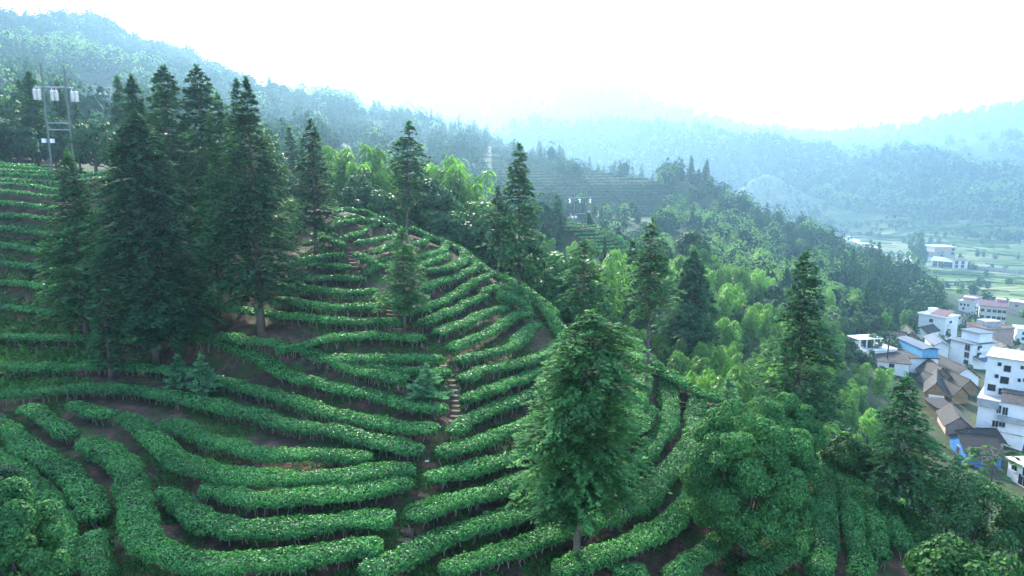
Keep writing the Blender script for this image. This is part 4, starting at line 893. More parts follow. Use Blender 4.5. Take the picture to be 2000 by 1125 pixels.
house("small white hall with a shallow blue-grey gabled roof", (1822,693),(1852,695),674, 12, W_WHITE,'gable',R_BLUE,[], rh=1.2)
def ex_brick(e, w, d, h):
    part(e, "sloped_roof", R_PURP, lambda b: b.prism([(-.5,-.6,h+.25),(-.5,-.6,h+.42),(-.5,d*.75,h+2.2),(-.5,d*.75,h+2.03)], (w+1.0, 0, 0)))
    part(e, "stair_room", W_BRICKP, lambda b: b.box((w*.8, d*.85, h+.17+1.6), (w*.38, d*.26, 3.2)))
    part(e, "string_course", W_CREAM, lambda b: b.box((w/2, -.06, h*.52), (w+.2, .2, .35)))
house("three-storey pale brick house with a purple tiled roof and rows of windows", (1910,629),(1963,634),597, 12, W_CREAM,'flat',R_SLAB,[('f',x,y,1.7,1.5) for x in (.12,.36,.56,.74,.92) for y in (.76,.36)]+[('r',.35,.7,1.3,1.3)], extras=ex_brick, ov=.3)
def ex_far(e, w, d, h):
    part(e, "upper_room", W_WHITE, lambda b: b.box((w*.45, d*.6, h+.17+1.3), (w*.7, d*.6, 2.6)))
    part(e, "upper_roof", R_PURP, lambda b: b.prism([(w*.1,d*.05,h+1.5),(w*.1,d*.05,h+1.65),(w*.1,d*.95,h+3.4),(w*.1,d*.95,h+3.25)], (w*.9, 0, 0)))
house("white villa with a purple stepped roof at the far end of the village", (1871,606),(1905,611),588, 9, W_WHITE,'flat',R_SLAB,[('f',.15,.7,1,1.2),('f',.35,.7,1,1.2),('f',.55,.7,1,1.2),('f',.3,.28,1,1.2)], extras=ex_far, para=.5)
house("two-storey red brick house with a cream side and a rooftop room", (1923,678),(1977,676),644, 10, W_BRICK,'flat',R_OLD,[('l',x,y,1.0,1.3) for x in (.25,.6) for y in (.75,.32)], extras=lambda e,w,d,h: part(e,"rooftop_room",W_GREY,lambda b: b.box((w*.5,d*.6,h+.17+1.2),(w*.55,d*.5,2.4))), para=.7, ov=.2)
house("white-gabled house with a large weathered brown tile roof", (1930,708),(1992,711),690, 15, W_WHITE,'gable',R_OLD,[('f',.35,.5,.9,1.6)], rh=2.8)
def ex_main(e, w, d, h):
    hh = 8.2
    part(e, "upper_block", W_WHITE, lambda b: b.box((w*.43+.3, d*.62, h+.165+hh/2), (w*.86, d*.72, hh)))
    part(e, "upper_roof", R_SLAB, lambda b: b.box((w*.43+.3, d*.62, h+.17+hh+.12), (w*.92, d*.8, .22)))
    y = d*.26
    for (u, z, ww, wh) in [(a_, b_, c_ * .68, d_ * .68) for a_, b_, c_, d_ in ((.31,6.9,.9,1.1),(.48,6.2,1.7,1.9),(.78,6.9,.8,1.0),(.28,4.3,.9,1.1),(.45,3.7,2.1,2.1),(.75,4.2,.7,1.0),(.86,4.4,.7,1.0),(.2,1.7,2.0,2.0),(.42,1.2,1.5,1.9))]:
        part(e, "window", [M_FRAME, M_GLASS], lambda b: (b.box((w*u, y-.02, h+.17+z), (ww+.14,.1,wh+.14), 0), b.box((w*u, y-.045, h+.17+z), (ww,.1,wh), 1)))
    part(e, "brick_annex", W_BRICK, lambda b: b.box((w*.72, d*.10, h+.17+.95), (w*.52, d*.24, 1.9)))
    part(e, "annex_roof", R_OLD, lambda b: b.box((w*.72, d*.10, h+2.09+.09), (w*.56, d*.28, .16)))
    part(e, "parapet", W_GREY, lambda b: b.box((w*.2, -.42, h-.75), (w*.46, .2, 1.75))); part(e, "balcony", W_GREY, lambda b: b.box((w*.72, -.42, h*.62), (w*.58, .8, 1.1)))
    part(e, "ledge", W_GREY, lambda b: b.box((w*.5, -.1, h*.29), (w*1.0, .22, .16)))
    part(e, "downpipe", M_FRAME, lambda b: b.tube([(w*.45,-.12,0),(w*.45,-.12,h*.4)], .07, 6))
house("big white four-storey block with dark windows and stained parapets", (1903,857),(1996,876),776, 12, W_WHITE,'flat',W_GREY,[('f',.36,.16,1.0,1.2),('f',.50,.17,.95,.9),('f',.40,.46,1.0,1.25),('f',.54,.47,1.0,.95),('f',.44,.82,.7,1.6),('f',.57,.80,.85,1.6)], ov=.35, extras=ex_main, D=(100, 250))
house("old grey-tiled house whose mud gable sits below the blue metal room", (1815,752),(1858,754),742, 12, W_MUD,'gable',R_TILE,[], rh=2.4)
def ex_bo(e, w, d, h): part(e, "white_boarding", W_WHITE, lambda b: b.box((w*.55, -.08, h*.42), (w*.72, .12, h*.72)))
house("old mud house with patchy white boarding under its gable", (1805,782),(1846,788),766, 14, W_MUD,'gable',R_TILE,[('f',.3,.28,.7,.9)], rh=2.6, extras=ex_bo)
house("old grey-tiled mud house next to the white-boarded gable", (1858,789),(1889,788),776, 13, W_MUD,'gable',R_TILE,[('l',.3,.5,.8,1.0)], rh=1.9)
house("long dark-tiled house with a whitewashed gable end beside the big white block", (1859,752),(1910,752),742, 14, W_WHITE,'gable',R_TILE,[], rh=2.4)
house("low mud-walled house between the dark-tiled roofs, near the big white block", (1875,772),(1906,772),763, 9, W_MUD,'gable',R_BROWN,[], rh=1.7)
house("shed with a sagging dark roof next to green shrubs", (1830,815),(1862,815),808, 5, W_MUD,'shed',R_BROWN,[], rh=.5)
house("detached red brick house with a grey gable roof", (1846,849),(1897,855),832, 9, W_BRICK,'gable',R_TILE,[], rh=2.0)
house("single-storey house with bright blue walls under a brown tiled roof", (1884,908),(1954,915),882, 9, W_BLUE,'side',R_BROWN,[('l',.45,.55,1.3,1.5),('f',.6,.5,1.5,1.4)], rh=2.0)
house("brown tiled outhouse roof right behind the blue-walled house", (1905,884),(1958,884),877, 6, W_BRICK,'side',R_BROWN,[], rh=1.6)
house("white two-storey house cut by the lower right edge, with barred windows", (1966,932),(2030,968),894, 10, W_WHITE,'flat',R_SLAB,[('f',.2,.74,1.2,1.4),('f',.55,.72,1.2,1.4),('f',.5,.28,2.0,1.9)], ov=.5)
house("grey-roofed house half cut by the right edge behind the big white block", (1966,716),(2010,722),700, 9, W_WHITE,'gable',R_OLD,[('f',.4,.5,1,1.2)], rh=2.2)
house("white house with a pale canopy roof at the right edge beside the red brick house", (1984,668),(2030,672),642, 9, W_WHITE,'flat',R_PALEBLUE,[('f',.3,.7,1.2,1.3),('f',.3,.3,1.2,1.3)], ov=.5)
house("pale brick house at the right edge behind the purple-roofed brick house", (1968,612),(2020,618),588, 9, W_BRICKP,'flat',R_SLAB,[('f',.3,.7,1.4,1.3),('f',.7,.7,1.4,1.3)], ov=.3)
house("grey-tiled cottage between the white villa and the purple-topped white house", (1848,630),(1872,633),620, 8, W_WHITE,'side',R_TILE,[('f',.5,.5,1.0,1.0)], rh=1.8)
house("small dark-tiled annex stuck to the small white hall", (1806,702),(1822,704),693, 6, W_MUD,'gable',R_TILE,[], rh=1.2)
# farmhouses across the fields
G2 = dict(D=(400, 2200), s_=2.3)
house("long far farmhouse with a pale blue roof and an upper gallery", (1817,520),(1861,524),508, 9, W_WHITE,'side',R_PALEBLUE,[('f',x,y,2.2,1.6) for x in (.2,.45,.7,.9) for y in (.75,.28)], rh=1.8, **G2)
house("square white farmhouse at the right end of the blue-roofed one", (1861,525),(1889,525),509, 10, W_WHITE,'side',R_OLD,[('f',x,y,1.8,1.8) for x in (.22,.66) for y in (.75,.3)], rh=1.2, **G2)
house("far three-storey brick farmhouse behind the blue roof", (1824,508),(1865,508),482, 12, W_BRICKP,'flat',R_SLAB,[('f',x,y,1.8,1.6) for x in (.86,) for y in (.8,.5)], **G2)
house("grey-roofed far barn beside the twin poplars", (1801,510),(1823,511),500, 10, W_WHITE,'side',R_OLD,[], rh=2.2, **G2)
house("far white shed just behind the twin poplars", (1797,492),(1812,492),485, 10, W_WHITE,'side',R_SLAB,[], rh=1.2, **G2)
for lab, L, R, t in (("distant white building on the hill shoulder, wider of the two", (1645,327),(1661,327),315), ("distant white building on the hill shoulder, narrower of the two", (1670,326),(1681,326),312)):
    house(lab, L, R, t, 10, W_WHITE,'flat',R_SLAB,[('f',x,y,2.2,1.8) for x in (.2,.5,.8) for y in (.75,.4)], D=(1600, 2300), s_=1.8)
# stone bank below the fields, road, poles
p1, p2 = at(1890, 525, 400, 2200), at(2030, 540, 400, 2200); u = p2 - p1; b = MB(); nb_ = 14
for k in range(nb_):
    a0, a1 = p1 + u * k / nb_, p1 + u * (k + .98) / nb_; nrm = unit(np.array([u[1], -u[0], 0])) * .5
    z0, z1 = land_z(a0[0], a0[1]), land_z(a1[0], a1[1]); hh = 5.5 + .8 * math.sin(k * 2.1)
    b.quadbox([(a0[0]-nrm[0],a0[1]-nrm[1],z0-1),(a1[0]-nrm[0],a1[1]-nrm[1],z1-1),(a1[0]+nrm[0],a1[1]+nrm[1],z1-1),(a0[0]+nrm[0],a0[1]+nrm[1],z0-1),(a0[0]-nrm[0],a0[1]-nrm[1],z0+hh),(a1[0]-nrm[0],a1[1]-nrm[1],z1+hh),(a1[0]+nrm[0],a1[1]+nrm[1],z1+hh),(a0[0]+nrm[0],a0[1]+nrm[1],z0+hh)])
tag(link("retaining_wall", b.mesh("retaining_wall", plain("grey_stone", (.36,.37,.36), .9, .5, .4))), "long grey stone bank running right from the far farmhouses", "wall")
def road(pts, width, name, D):
    c = catmull([at(x, y, *D) for x, y in pts], 60); t = unit(np.gradient(c[:, :2], axis=0)); nrm = np.stack([-t[:, 1], t[:, 0]], 1) * width / 2
    V = []; 
    for s in (-1, -.33, .33, 1):
        q = c[:, :2] + nrm * s; V.append(np.c_[q, np.maximum(land_z(q[:, 0], q[:, 1]), land_z(c[:, 0], c[:, 1])) + .12])
    V = np.stack(V, 1).reshape(-1, 3); i, j = np.meshgrid(np.arange(59), np.arange(3), indexing='ij'); q = (i * 4 + j).ravel()
    kind(link(name, mesh_np(name, V, np.stack([q, q+1, q+5, q+4], 1)[:, ::-1], plain(name + "_surface", (.40,.40,.385), .9, .12, .3))), "structure")
road([(1596,437),(1622,447),(1645,460),(1672,471),(1714,488)], 22.0, "road", (700, 2300))
road([(1757,530),(1760,518),(1764,505),(1768,494)], 22.0, "farm_track", (500, 1900))

def pole_frame(name, label, p, off, h, arm_z, arm_over, braces, ins, ins_h, ins_r, box_z, r=.135, double=True):
    e = tag(link(name, None, None, p), label, "power pole", "power line poles"); off = np.array([*off, land_z(p[0]+off[0], p[1]+off[1]) - p[2]]); u = unit(off * [1, 1, 0])
    for o in (np.zeros(3), off): part(e, "pole", M_CONC, lambda b: b.tube([o + [0,0,-1], o + [0,0,h * .5], [o[0], o[1], h]], [r, r*.85, r*.62], 10))
    W = math.hypot(off[0], off[1])
    part(e, "crossarm", M_STEEL, lambda b: b.tube([-u*arm_over + [0,0,arm_z], u*W/2 + [0,0,arm_z+.1], u*(W+arm_over) + [0,0,arm_z+.2]], .10, 4))
    for z in braces: part(e, "brace", M_STEEL, lambda b: b.tube([[0,0,z], u*W + [0,0,z+.05]], .07, 4))
    part(e, "stay", M_STEEL, lambda b: b.tube([u*W*.45 + [0,0,arm_z+.2], u*W + [0,0,h*.9]], .025, 4))
    for s in ins:
        for d in ((-.23, .23) if double else (0,)):
            c = u * (s + d)
            def st(b):
                b.tube([c + [0,0,arm_z], c + [0,0,arm_z-.25]], .03, 4)
                n = 9
                for k in range(n): z = arm_z - .25 - ins_h * k / n; b.tube([c + [0,0,z], c + [0,0,z-ins_h/n*.35], c + [0,0,z-ins_h/n*.62]], [ins_r*.5, ins_r, ins_r*.9], 10)
                b.tube([c + [0,0,arm_z-.25], c + [0,0,arm_z-.25-ins_h]], ins_r*.4, 6)
            part(e, "insulator", M_INS, st)
    for d in (-.42, .42): part(e, "switch_box", M_INS, lambda b: b.box((u*d + [0,-.12,box_z])[:3], (.42, .3, .5)))
p = at(102, 335, 85, 115); mpp = p[1] * CP / FPX; D_ = math.hypot(p[0], p[1])
hgt = lambda y, x=90: CAMZ + D_ * aztan(x, y)[1] - p[2]
pole_frame("utility_pole", "near twin-pole power support with three pairs of white insulators on the left crest", p, (29*mpp, 1.5), hgt(124), hgt(171), 13*mpp, [hgt(240), hgt(253)], [-11*mpp, 17*mpp, 50*mpp], 20*mpp, 3.6*mpp, hgt(275))
p = at(1121, 440, 150, 180); mpp = p[1] * CP / FPX; D_ = math.hypot(p[0], p[1])
hgt2 = lambda y: CAMZ + D_ * aztan(1121, y)[1] - p[2]
pole_frame("utility_pole", "smaller hazy twin-pole power support on the sunny knoll", p, (25*mpp, .8), hgt2(370), hgt2(387), 11*mpp, [hgt2(418)], [-9*mpp, 12*mpp, 34*mpp], 8*mpp, 1.3*mpp, hgt2(424), r=.15, double=False)
def mast(label, px, py, ytop, D, w0=3.2):
    p = at(px, py, *D); d = math.hypot(p[0], p[1]); h = CAMZ + d * aztan(px, ytop)[1] - p[2]; e = tag(link("power_mast", None, None, p), label, "power mast", "lattice power masts")
    def fr(b):
        ws = lambda z: w0 * (1 - .82 * z / h); r = .0045 * h
        for sx in (-1, 1):
            for sy in (-1, 1): b.tube([(sx*ws(z), sy*ws(z), z) for z in (-1, h*.5, h)], r, 4)
        zs = np.linspace(0, h, 10)
        for a, c in zip(zs[:-1], zs[1:]):
            for s in (-1, 1):
                for f in (-1, 1): b.tube([(s*ws(a), f*ws(a), a), (-s*ws(c), f*ws(c), c)], r*.55, 3, cap=False); b.tube([(f*ws(a), s*ws(a), a), (f*ws(c), -s*ws(c), c)], r*.55, 3, cap=False)
    part(e, "lattice", M_STEEL, fr)
    for z in (.72, .83, .94): part(e, "crossarm", M_STEEL, lambda b: b.tube([(-h*.14*(1.3-z*.5), 0, h*z), (0, 0, h*z+.012*h), (h*.14*(1.3-z*.5), 0, h*z)], .005*h, 4))
mast("left lattice power mast on the hazy right-hand hill", 1753, 303, 253, (1500, 2100)); mast("right lattice power mast near the summit of the hazy right-hand hill", 1806, 298, 249, (1500, 2100))
mast("thin lattice mast rising from the wooded spur above the village", 1684, 575, 540, (240, 520), 1.3); mast("faint lattice mast in front of the dry grassy hill", 1456, 408, 362, (1250, 1900), 4)
p = at(1731, 722, 150, 260); d = math.hypot(p[0], p[1])
e = tag(link("utility_pole", None, None, p), "thin black village pole beside the low white outhouse", "power pole", "power line poles"); hh = CAMZ + d * aztan(1737, 654)[1] - p[2]
part(e, "pole", plain("tarred_wood", (.03,.03,.035), .8, .3), lambda b: b.tube([(0,0,-1),(0,0,hh*.5),(0,0,hh)], [.2,.17,.13], 8)); part(e, "crossarm", M_STEEL, lambda b: b.tube([(-.8,0,hh-.5),(.8,0,hh-.5)], .06, 4))

def wire(p, q, sag, label, r=.022):
    t = np.linspace(0, 1, 18)[:, None]; P = np.asarray(p) * (1 - t) + np.asarray(q) * t; P[:, 2] -= (sag * 4 * t * (1 - t))[:, 0]
    b = MB(); b.tube(P, r, 4, cap=False); tag(link("power_line", b.mesh("power_line", M_CONC)), label, "power line")
poles = [o for o in COL.objects if o.name.startswith("utility_pole")]
A = np.array(poles[0].location) + [0, 0, hgt(124) - .4]; B_ = np.array(poles[1].location) + [0, 0, hgt2(372)]
wire(A, B_, 4.0, "thin wire sagging from the near twin-pole support to the hazy one on the knoll", .03)
wire(A, A + np.array([-60, 18, 6.0]), 2.0, "thin wire leaving the near twin-pole support towards the left edge", .03)
V1 = np.array(poles[2].location) + [0, 0, hh - .5]
wire(V1, at(1975, 905, 100, 260) + [0, 0, 5.0], 2.5, "wire drooping from the black village pole over the dark tiled roofs", .03)

# ------------------------------------------------------------------ woods of single trees between the tea hill and the valley
rng = np.random.default_rng(77)
HOUSES = np.array([[o.location.x, o.location.y] for o in COL.objects if o.name.startswith("house")])
PROTO = {}
def protos():
    for k in range(4):
        h = 12.0; r = np.random.default_rng(200 + k); R = (1.9, 2.4, 1.6, 2.1)[k]
        PROTO.setdefault('fir', []).append(("fir_tree", lambda r=r, R=R, h=h: fir_parts(r, h, [(0,.05),(.08,.3*R),(.3,.62*R),(.6,.95*R),(.8,R),(.95,.5*R)], 1.6, 170, .17, .58, .30, wood=False), M_FIR, "crown", "trunk", M_BARK, "fir tree"))
    for k in range(5):
        r = np.random.default_rng(220 + k)
        PROTO.setdefault('broad', []).append(("broadleaf_tree", lambda r=r, k=k: broad_parts(r, (3.0,2.6,3.4,2.8,2.3)[k], (6.0,6.8,5.4,7.2,5.8)[k], (.6,.9,.4,1.8,.5)[k], 34, .9, 2900, .44, .8), M_BROAD, "crown", "trunk", M_BARK, "tree"))
    for k in range(5):
        r = np.random.default_rng(240 + k)
        PROTO.setdefault('bamboo', []).append(("bamboo", lambda r=r, k=k: bamboo_parts(r, (11,12,10,12.5,11.5)[k], (4,5,4,3,5)[k], .55, 2100, .52), M_BAM, "foliage", "culm", M_CULM, "bamboo"))
protos()
MADE = {}; COUNT = {}
def put(sp, loc, scale, label, group, rng):
    k = int(rng.integers(len(PROTO[sp]))); COUNT[sp] = COUNT.get(sp, 0) + 1
    nm, fn, lm, cr, st, bm, cat = PROTO[sp][k]
    if (sp, k) not in MADE:
        MADE[sp, k] = make_tree(nm, fn(), lm, bm, cat, label, loc, rng.uniform(0, 6.28), group, cr, st, scale); return MADE[sp, k]
    return copy_tree(MADE[sp, k], loc, rng.uniform(0, 6.28), scale, label, group)
rows_xy = dens
def clear_of_rows(x, y, r): return ((rows_xy[:, 0] - x)**2 + (rows_xy[:, 1] - y)**2).min() > r * r
def zone(px0, px1, d0, d1, sp, mix, lab, grp, seed, hs=(.8, 1.25), avoid=None, rows=2.2, nmax=400):
    """jittered grid over a wedge of ground; mix = {species: weight} or function(px, D, noise) -> species|None"""
    r = np.random.default_rng(seed); a0, a1 = aztan(px0, 450)[0], aztan(px1, 450)[0]; n = 0
    xs = np.arange(d1 * math.sin(min(a0, -abs(a0))) if a0 < 0 else d0 * math.sin(a0), d1 * math.sin(a1) if a1 > 0 else d0 * math.sin(a1), sp)
    cand = []
    for x in xs:
        for y in np.arange(d0 * .55, d1, sp):
            X_, Y_ = x + r.uniform(-.45, .45) * sp, y + r.uniform(-.45, .45) * sp; d = math.hypot(X_, Y_); a = math.atan2(X_, Y_)
            if d0 <= d <= d1 and a0 <= a <= a1: cand.append((d, a, X_, Y_))
    r.shuffle(cand)
    for d, a, X_, Y_ in cand:
        if n >= nmax: break
        z = float(land_z(X_, Y_)); px, py = project(np.array([X_, Y_, z + 5]))
        if rows and d < 130 and not clear_of_rows(X_, Y_, rows): continue
        if len(HOUSES) and d < 330 and a > .45:
            dd = np.hypot(HOUSES[:, 0] - X_, HOUSES[:, 1] - Y_).min()
            if dd < 6.5: continue
        if len(HOUSES) and d > 500 and np.hypot(HOUSES[:, 0] - X_, HOUSES[:, 1] - Y_).min() < 75: continue
        if avoid and avoid(px, d, py): continue
        s = mix(px, d, float(fbm(X_ / 18, Y_ / 18, seed, 2)), r) if callable(mix) else None
        if s is None: continue
        put(s, (X_, Y_, z - .15), r.uniform(*hs), lab[s], grp[s], r); n += 1
def pick(**w):
    ks = list(w); ps = np.array([w[k] for k in ks], float); ps /= ps.sum()
    return lambda px, d, nz, r: ks[int(r.choice(len(ks), p=ps))]
# behind the left crest
def mixA(px, d, nz, r): return 'fir' if r.random() < (.8 if px < 260 else .45) else 'broad'
zone(-60, 300, 112, 170, 5.6, mixA, {'fir': "dim fir of the wood behind the power pole on the left crest", 'broad': "dim round tree of the wood behind the power pole on the left crest"},
     {'fir': "firs behind the left crest", 'broad': "round trees behind the left crest"}, 300, (.95, 1.35), avoid=lambda px, d, py: (55 < px < 165 and d < 128) or 152 < px < 240, nmax=80)
put('broad', at(190, 338, 90, 120), 1.05, "round dark tree right of the near twin-pole power support", None, rng)
zone(300, 680, 90, 150, 6.2, mixA, {'fir': "fir in the dim wood between the tall left group and the hazy mountain", 'broad': "round tree in the dim wood between the tall left group and the hazy mountain"},
     {'fir': "firs behind the tall left group", 'broad': "round trees behind the tall left group"}, 301, (.8, 1.15), rows=4, nmax=50)
# bamboo and dark trees behind the crest, centre
def mixB(px, d, nz, r):
    q = r.random()
    if d < 90: return 'broad' if q < .75 else 'bamboo'
    return 'bamboo' if q < .55 + nz else 'broad'
zone(655, 950, 79, 125, 4.4, mixB, {'bamboo': "bright bamboo clump on the skyline left of the spire-shaped fir", 'broad': "shadowy round tree below the skyline bamboo", 'fir': ""}, {'bamboo': "bamboo along the crest", 'broad': "shadowy trees along the crest"}, 302, (.62, .95), rows=3.2, nmax=44,
     avoid=lambda px, d, py: d < 84 and px > 700 and px < 730)
def mixC(px, d, nz, r):
    q = r.random()
    if d < 80: return 'broad'
    return 'bamboo' if q < .30 + nz else 'broad' if q < .85 else 'fir'
zone(950, 1330, 68, 166, 4.6, mixC, {'bamboo': "bamboo clump in the gully behind the spire-shaped fir", 'broad': "dark round tree in the gully behind the spire-shaped fir", 'fir': "small fir in the gully behind the spire-shaped fir"},
     {'bamboo': "bamboo in the gully", 'broad': "round trees in the gully", 'fir': "firs in the gully"}, 303, (.55, .9), rows=4, nmax=86, avoid=lambda px, d, py: d > 150 and 1095 < px < 1245)
# bamboo grove on the right
def mixD(px, d, nz, r): return 'bamboo' if r.random() < .86 + .3 * nz else 'broad'
zone(1320, 1640, 80, 195, 4.6, mixD, {'bamboo': "plume of the bamboo grove filling the slope right of the bare-trunked fir", 'broad': "round tree standing inside the bamboo grove"}, {'bamboo': "bamboo grove on the right slope", 'broad': "trees inside the bamboo grove"}, 304, (.72, 1.05), nmax=240)
def mixE(px, d, nz, r):
    q = r.random(); return 'bamboo' if q < .38 + nz and px > 1590 else 'broad' if q < .9 else 'fir'
zone(1330, 1640, 60, 80, 4.2, lambda px, d, nz, r: 'broad' if r.random() < .65 else 'bamboo', {'bamboo': "low bamboo just below the field edge in front of the grove", 'broad': "dark tree just below the field edge in front of the grove"}, {'bamboo': "bamboo below the field edge", 'broad': "dark trees below the field edge"}, 305, (.45, .7), rows=4.5, nmax=26)
zone(1600, 1760, 58, 165, 4.8, lambda px, d, nz, r: 'bamboo' if r.random() < .78 else 'broad', {'bamboo': "bright bamboo plume between the broad-based fir and the village", 'broad': "round tree among the bright bamboo above the village"}, {'bamboo': "bright bamboo by the village", 'broad': "trees among the village bamboo"}, 306, (.7, 1.0), rows=5, nmax=86, avoid=lambda px, d, py: px > 1690 and d > 120)
zone(1740, 2050, 37, 104, 4.4, lambda px, d, nz, r: 'broad' if r.random() < .85 else 'bamboo', {'bamboo': "bamboo clump on the bank below the mud-walled houses", 'broad': "leafy tree on the bank below the mud-walled houses"}, {'bamboo': "bamboo on the village bank", 'broad': "trees on the village bank"}, 307, (.4, .75), rows=2.4, nmax=44, avoid=lambda px, d, py: d > 80 and px > 1840)
zone(1590, 1790, 160, 300, 7, lambda px, d, nz, r: 'bamboo' if r.random() < .3 + nz else 'broad' if r.random() < .9 else 'fir', {'bamboo': "bamboo of the hollow between the grove and the white houses", 'broad': "round tree of the hollow between the grove and the white houses", 'fir': "fir of the hollow between the grove and the white houses"},
     {'bamboo': "bamboo in the village hollow", 'broad': "round trees in the village hollow", 'fir': "firs in the village hollow"}, 308, (.7, 1.1), nmax=44)
zone(1760, 2050, 120, 420, 8.5, lambda px, d, nz, r: 'broad' if nz > -.2 and r.random() < .7 else None, {'broad': "small tree between the village houses and the first fields"}, {'broad': "trees around the village houses"}, 309, (.3, .62), nmax=52)
zone(1480, 2050, 600, 1800, 38, lambda px, d, nz, r: 'broad' if nz > .04 and r.random() < .6 else None, {'broad': "tree scattered among the pale terraced fields of the valley"}, {'broad': "trees among the valley fields"}, 310, (.9, 1.7), nmax=36)
# single trees named by their place
for x, y, s, l in ((1785,522,4.2,"taller of the twin poplar-like trees left of the far farmhouses"), (1800,524,3.5,"lower of the twin poplar-like trees left of the far farmhouses"), (1352,470,1.75,"lone open-crowned tree above the bamboo grove"), (1968,664,.75,"small round tree beside the red brick house")):
    put('broad', at(x, y, 130, 2200) if x != 1352 else (*atD(1352, 510, 186)[:2], land_z(*atD(1352, 510, 186)[:2])), (s * .75, s * .75, s * 1.25) if x in (1785, 1800) else s, l, None, rng)
q_ = atD(1086, 520, 88); q_[2] = land_z(q_[0], q_[1]); put('bamboo', q_, 1.15, "pale tall bamboo clump standing alone right of the spire-shaped fir", None, rng); q_ = atD(1440, 740, 66); q_[2] = land_z(q_[0], q_[1]); put('bamboo', q_, .95, "bright bamboo tuft behind the young edge fir", None, rng)
def put_top(sp, px, ytop, D, hproto, label, group):
    q = atD(px, 400, D); q[2] = land_z(q[0], q[1]); top = CAMZ + D * aztan(px, ytop)[1]; put(sp, q, max(.35, (top - q[2]) / hproto), label, group, rng)
for x, y, D_ in ((678,268,96),(700,290,92),(720,258,97),(748,264,100),(770,300,96),(846,300,98),(862,276,104),(884,318,95),(905,298,99),(920,330,102),(955,384,92),(1176,508,96),(1190,480,104)):
    put_top('bamboo', x, y, D_, 10.6, "bright bamboo plume standing out on the skyline above the tea crest", "bright skyline bamboo")
for x, y, D_ in ((710,345,86),(735,360,86),(820,352,84),(850,370,84),(880,372,83),(905,390,82),(930,420,80),(960,440,78),(1040,470,76),(1060,500,74),(1085,520,72),(1105,540,71),(1130,545,72)):
    put_top('broad', x, y, D_, 7.4, "shadowy round tree hard against the tea crest, below the skyline bamboo", "shadowy trees hard against the crest")
# firs on the hazy crests
fr = np.random.default_rng(400)
for x0, x1, n_, dlo, dhi in ((725, 815, 12, 395, 425), (830, 990, 16, 390, 418), (1040, 1160, 12, 372, 400), (1215, 1232, 2, 352, 372), (1150, 1290, 7, 350, 380), (1310, 1420, 16, 292, 318), (1600, 1770, 22, 268, 305)):
    for k in range(n_):
        px = fr.uniform(x0, x1); D_ = float(DMAP(fr.uniform(dlo, dhi))); a, _ = aztan(px, 330); x, y = D_ * math.sin(a), D_ * math.cos(a)
        put('fir', (x, y, land_z(x, y) - .3), fr.uniform(1.1, 2.1), "small fir silhouetted on the hazy wooded crests", "firs on the hazy crests", fr)
print("trees", COUNT)

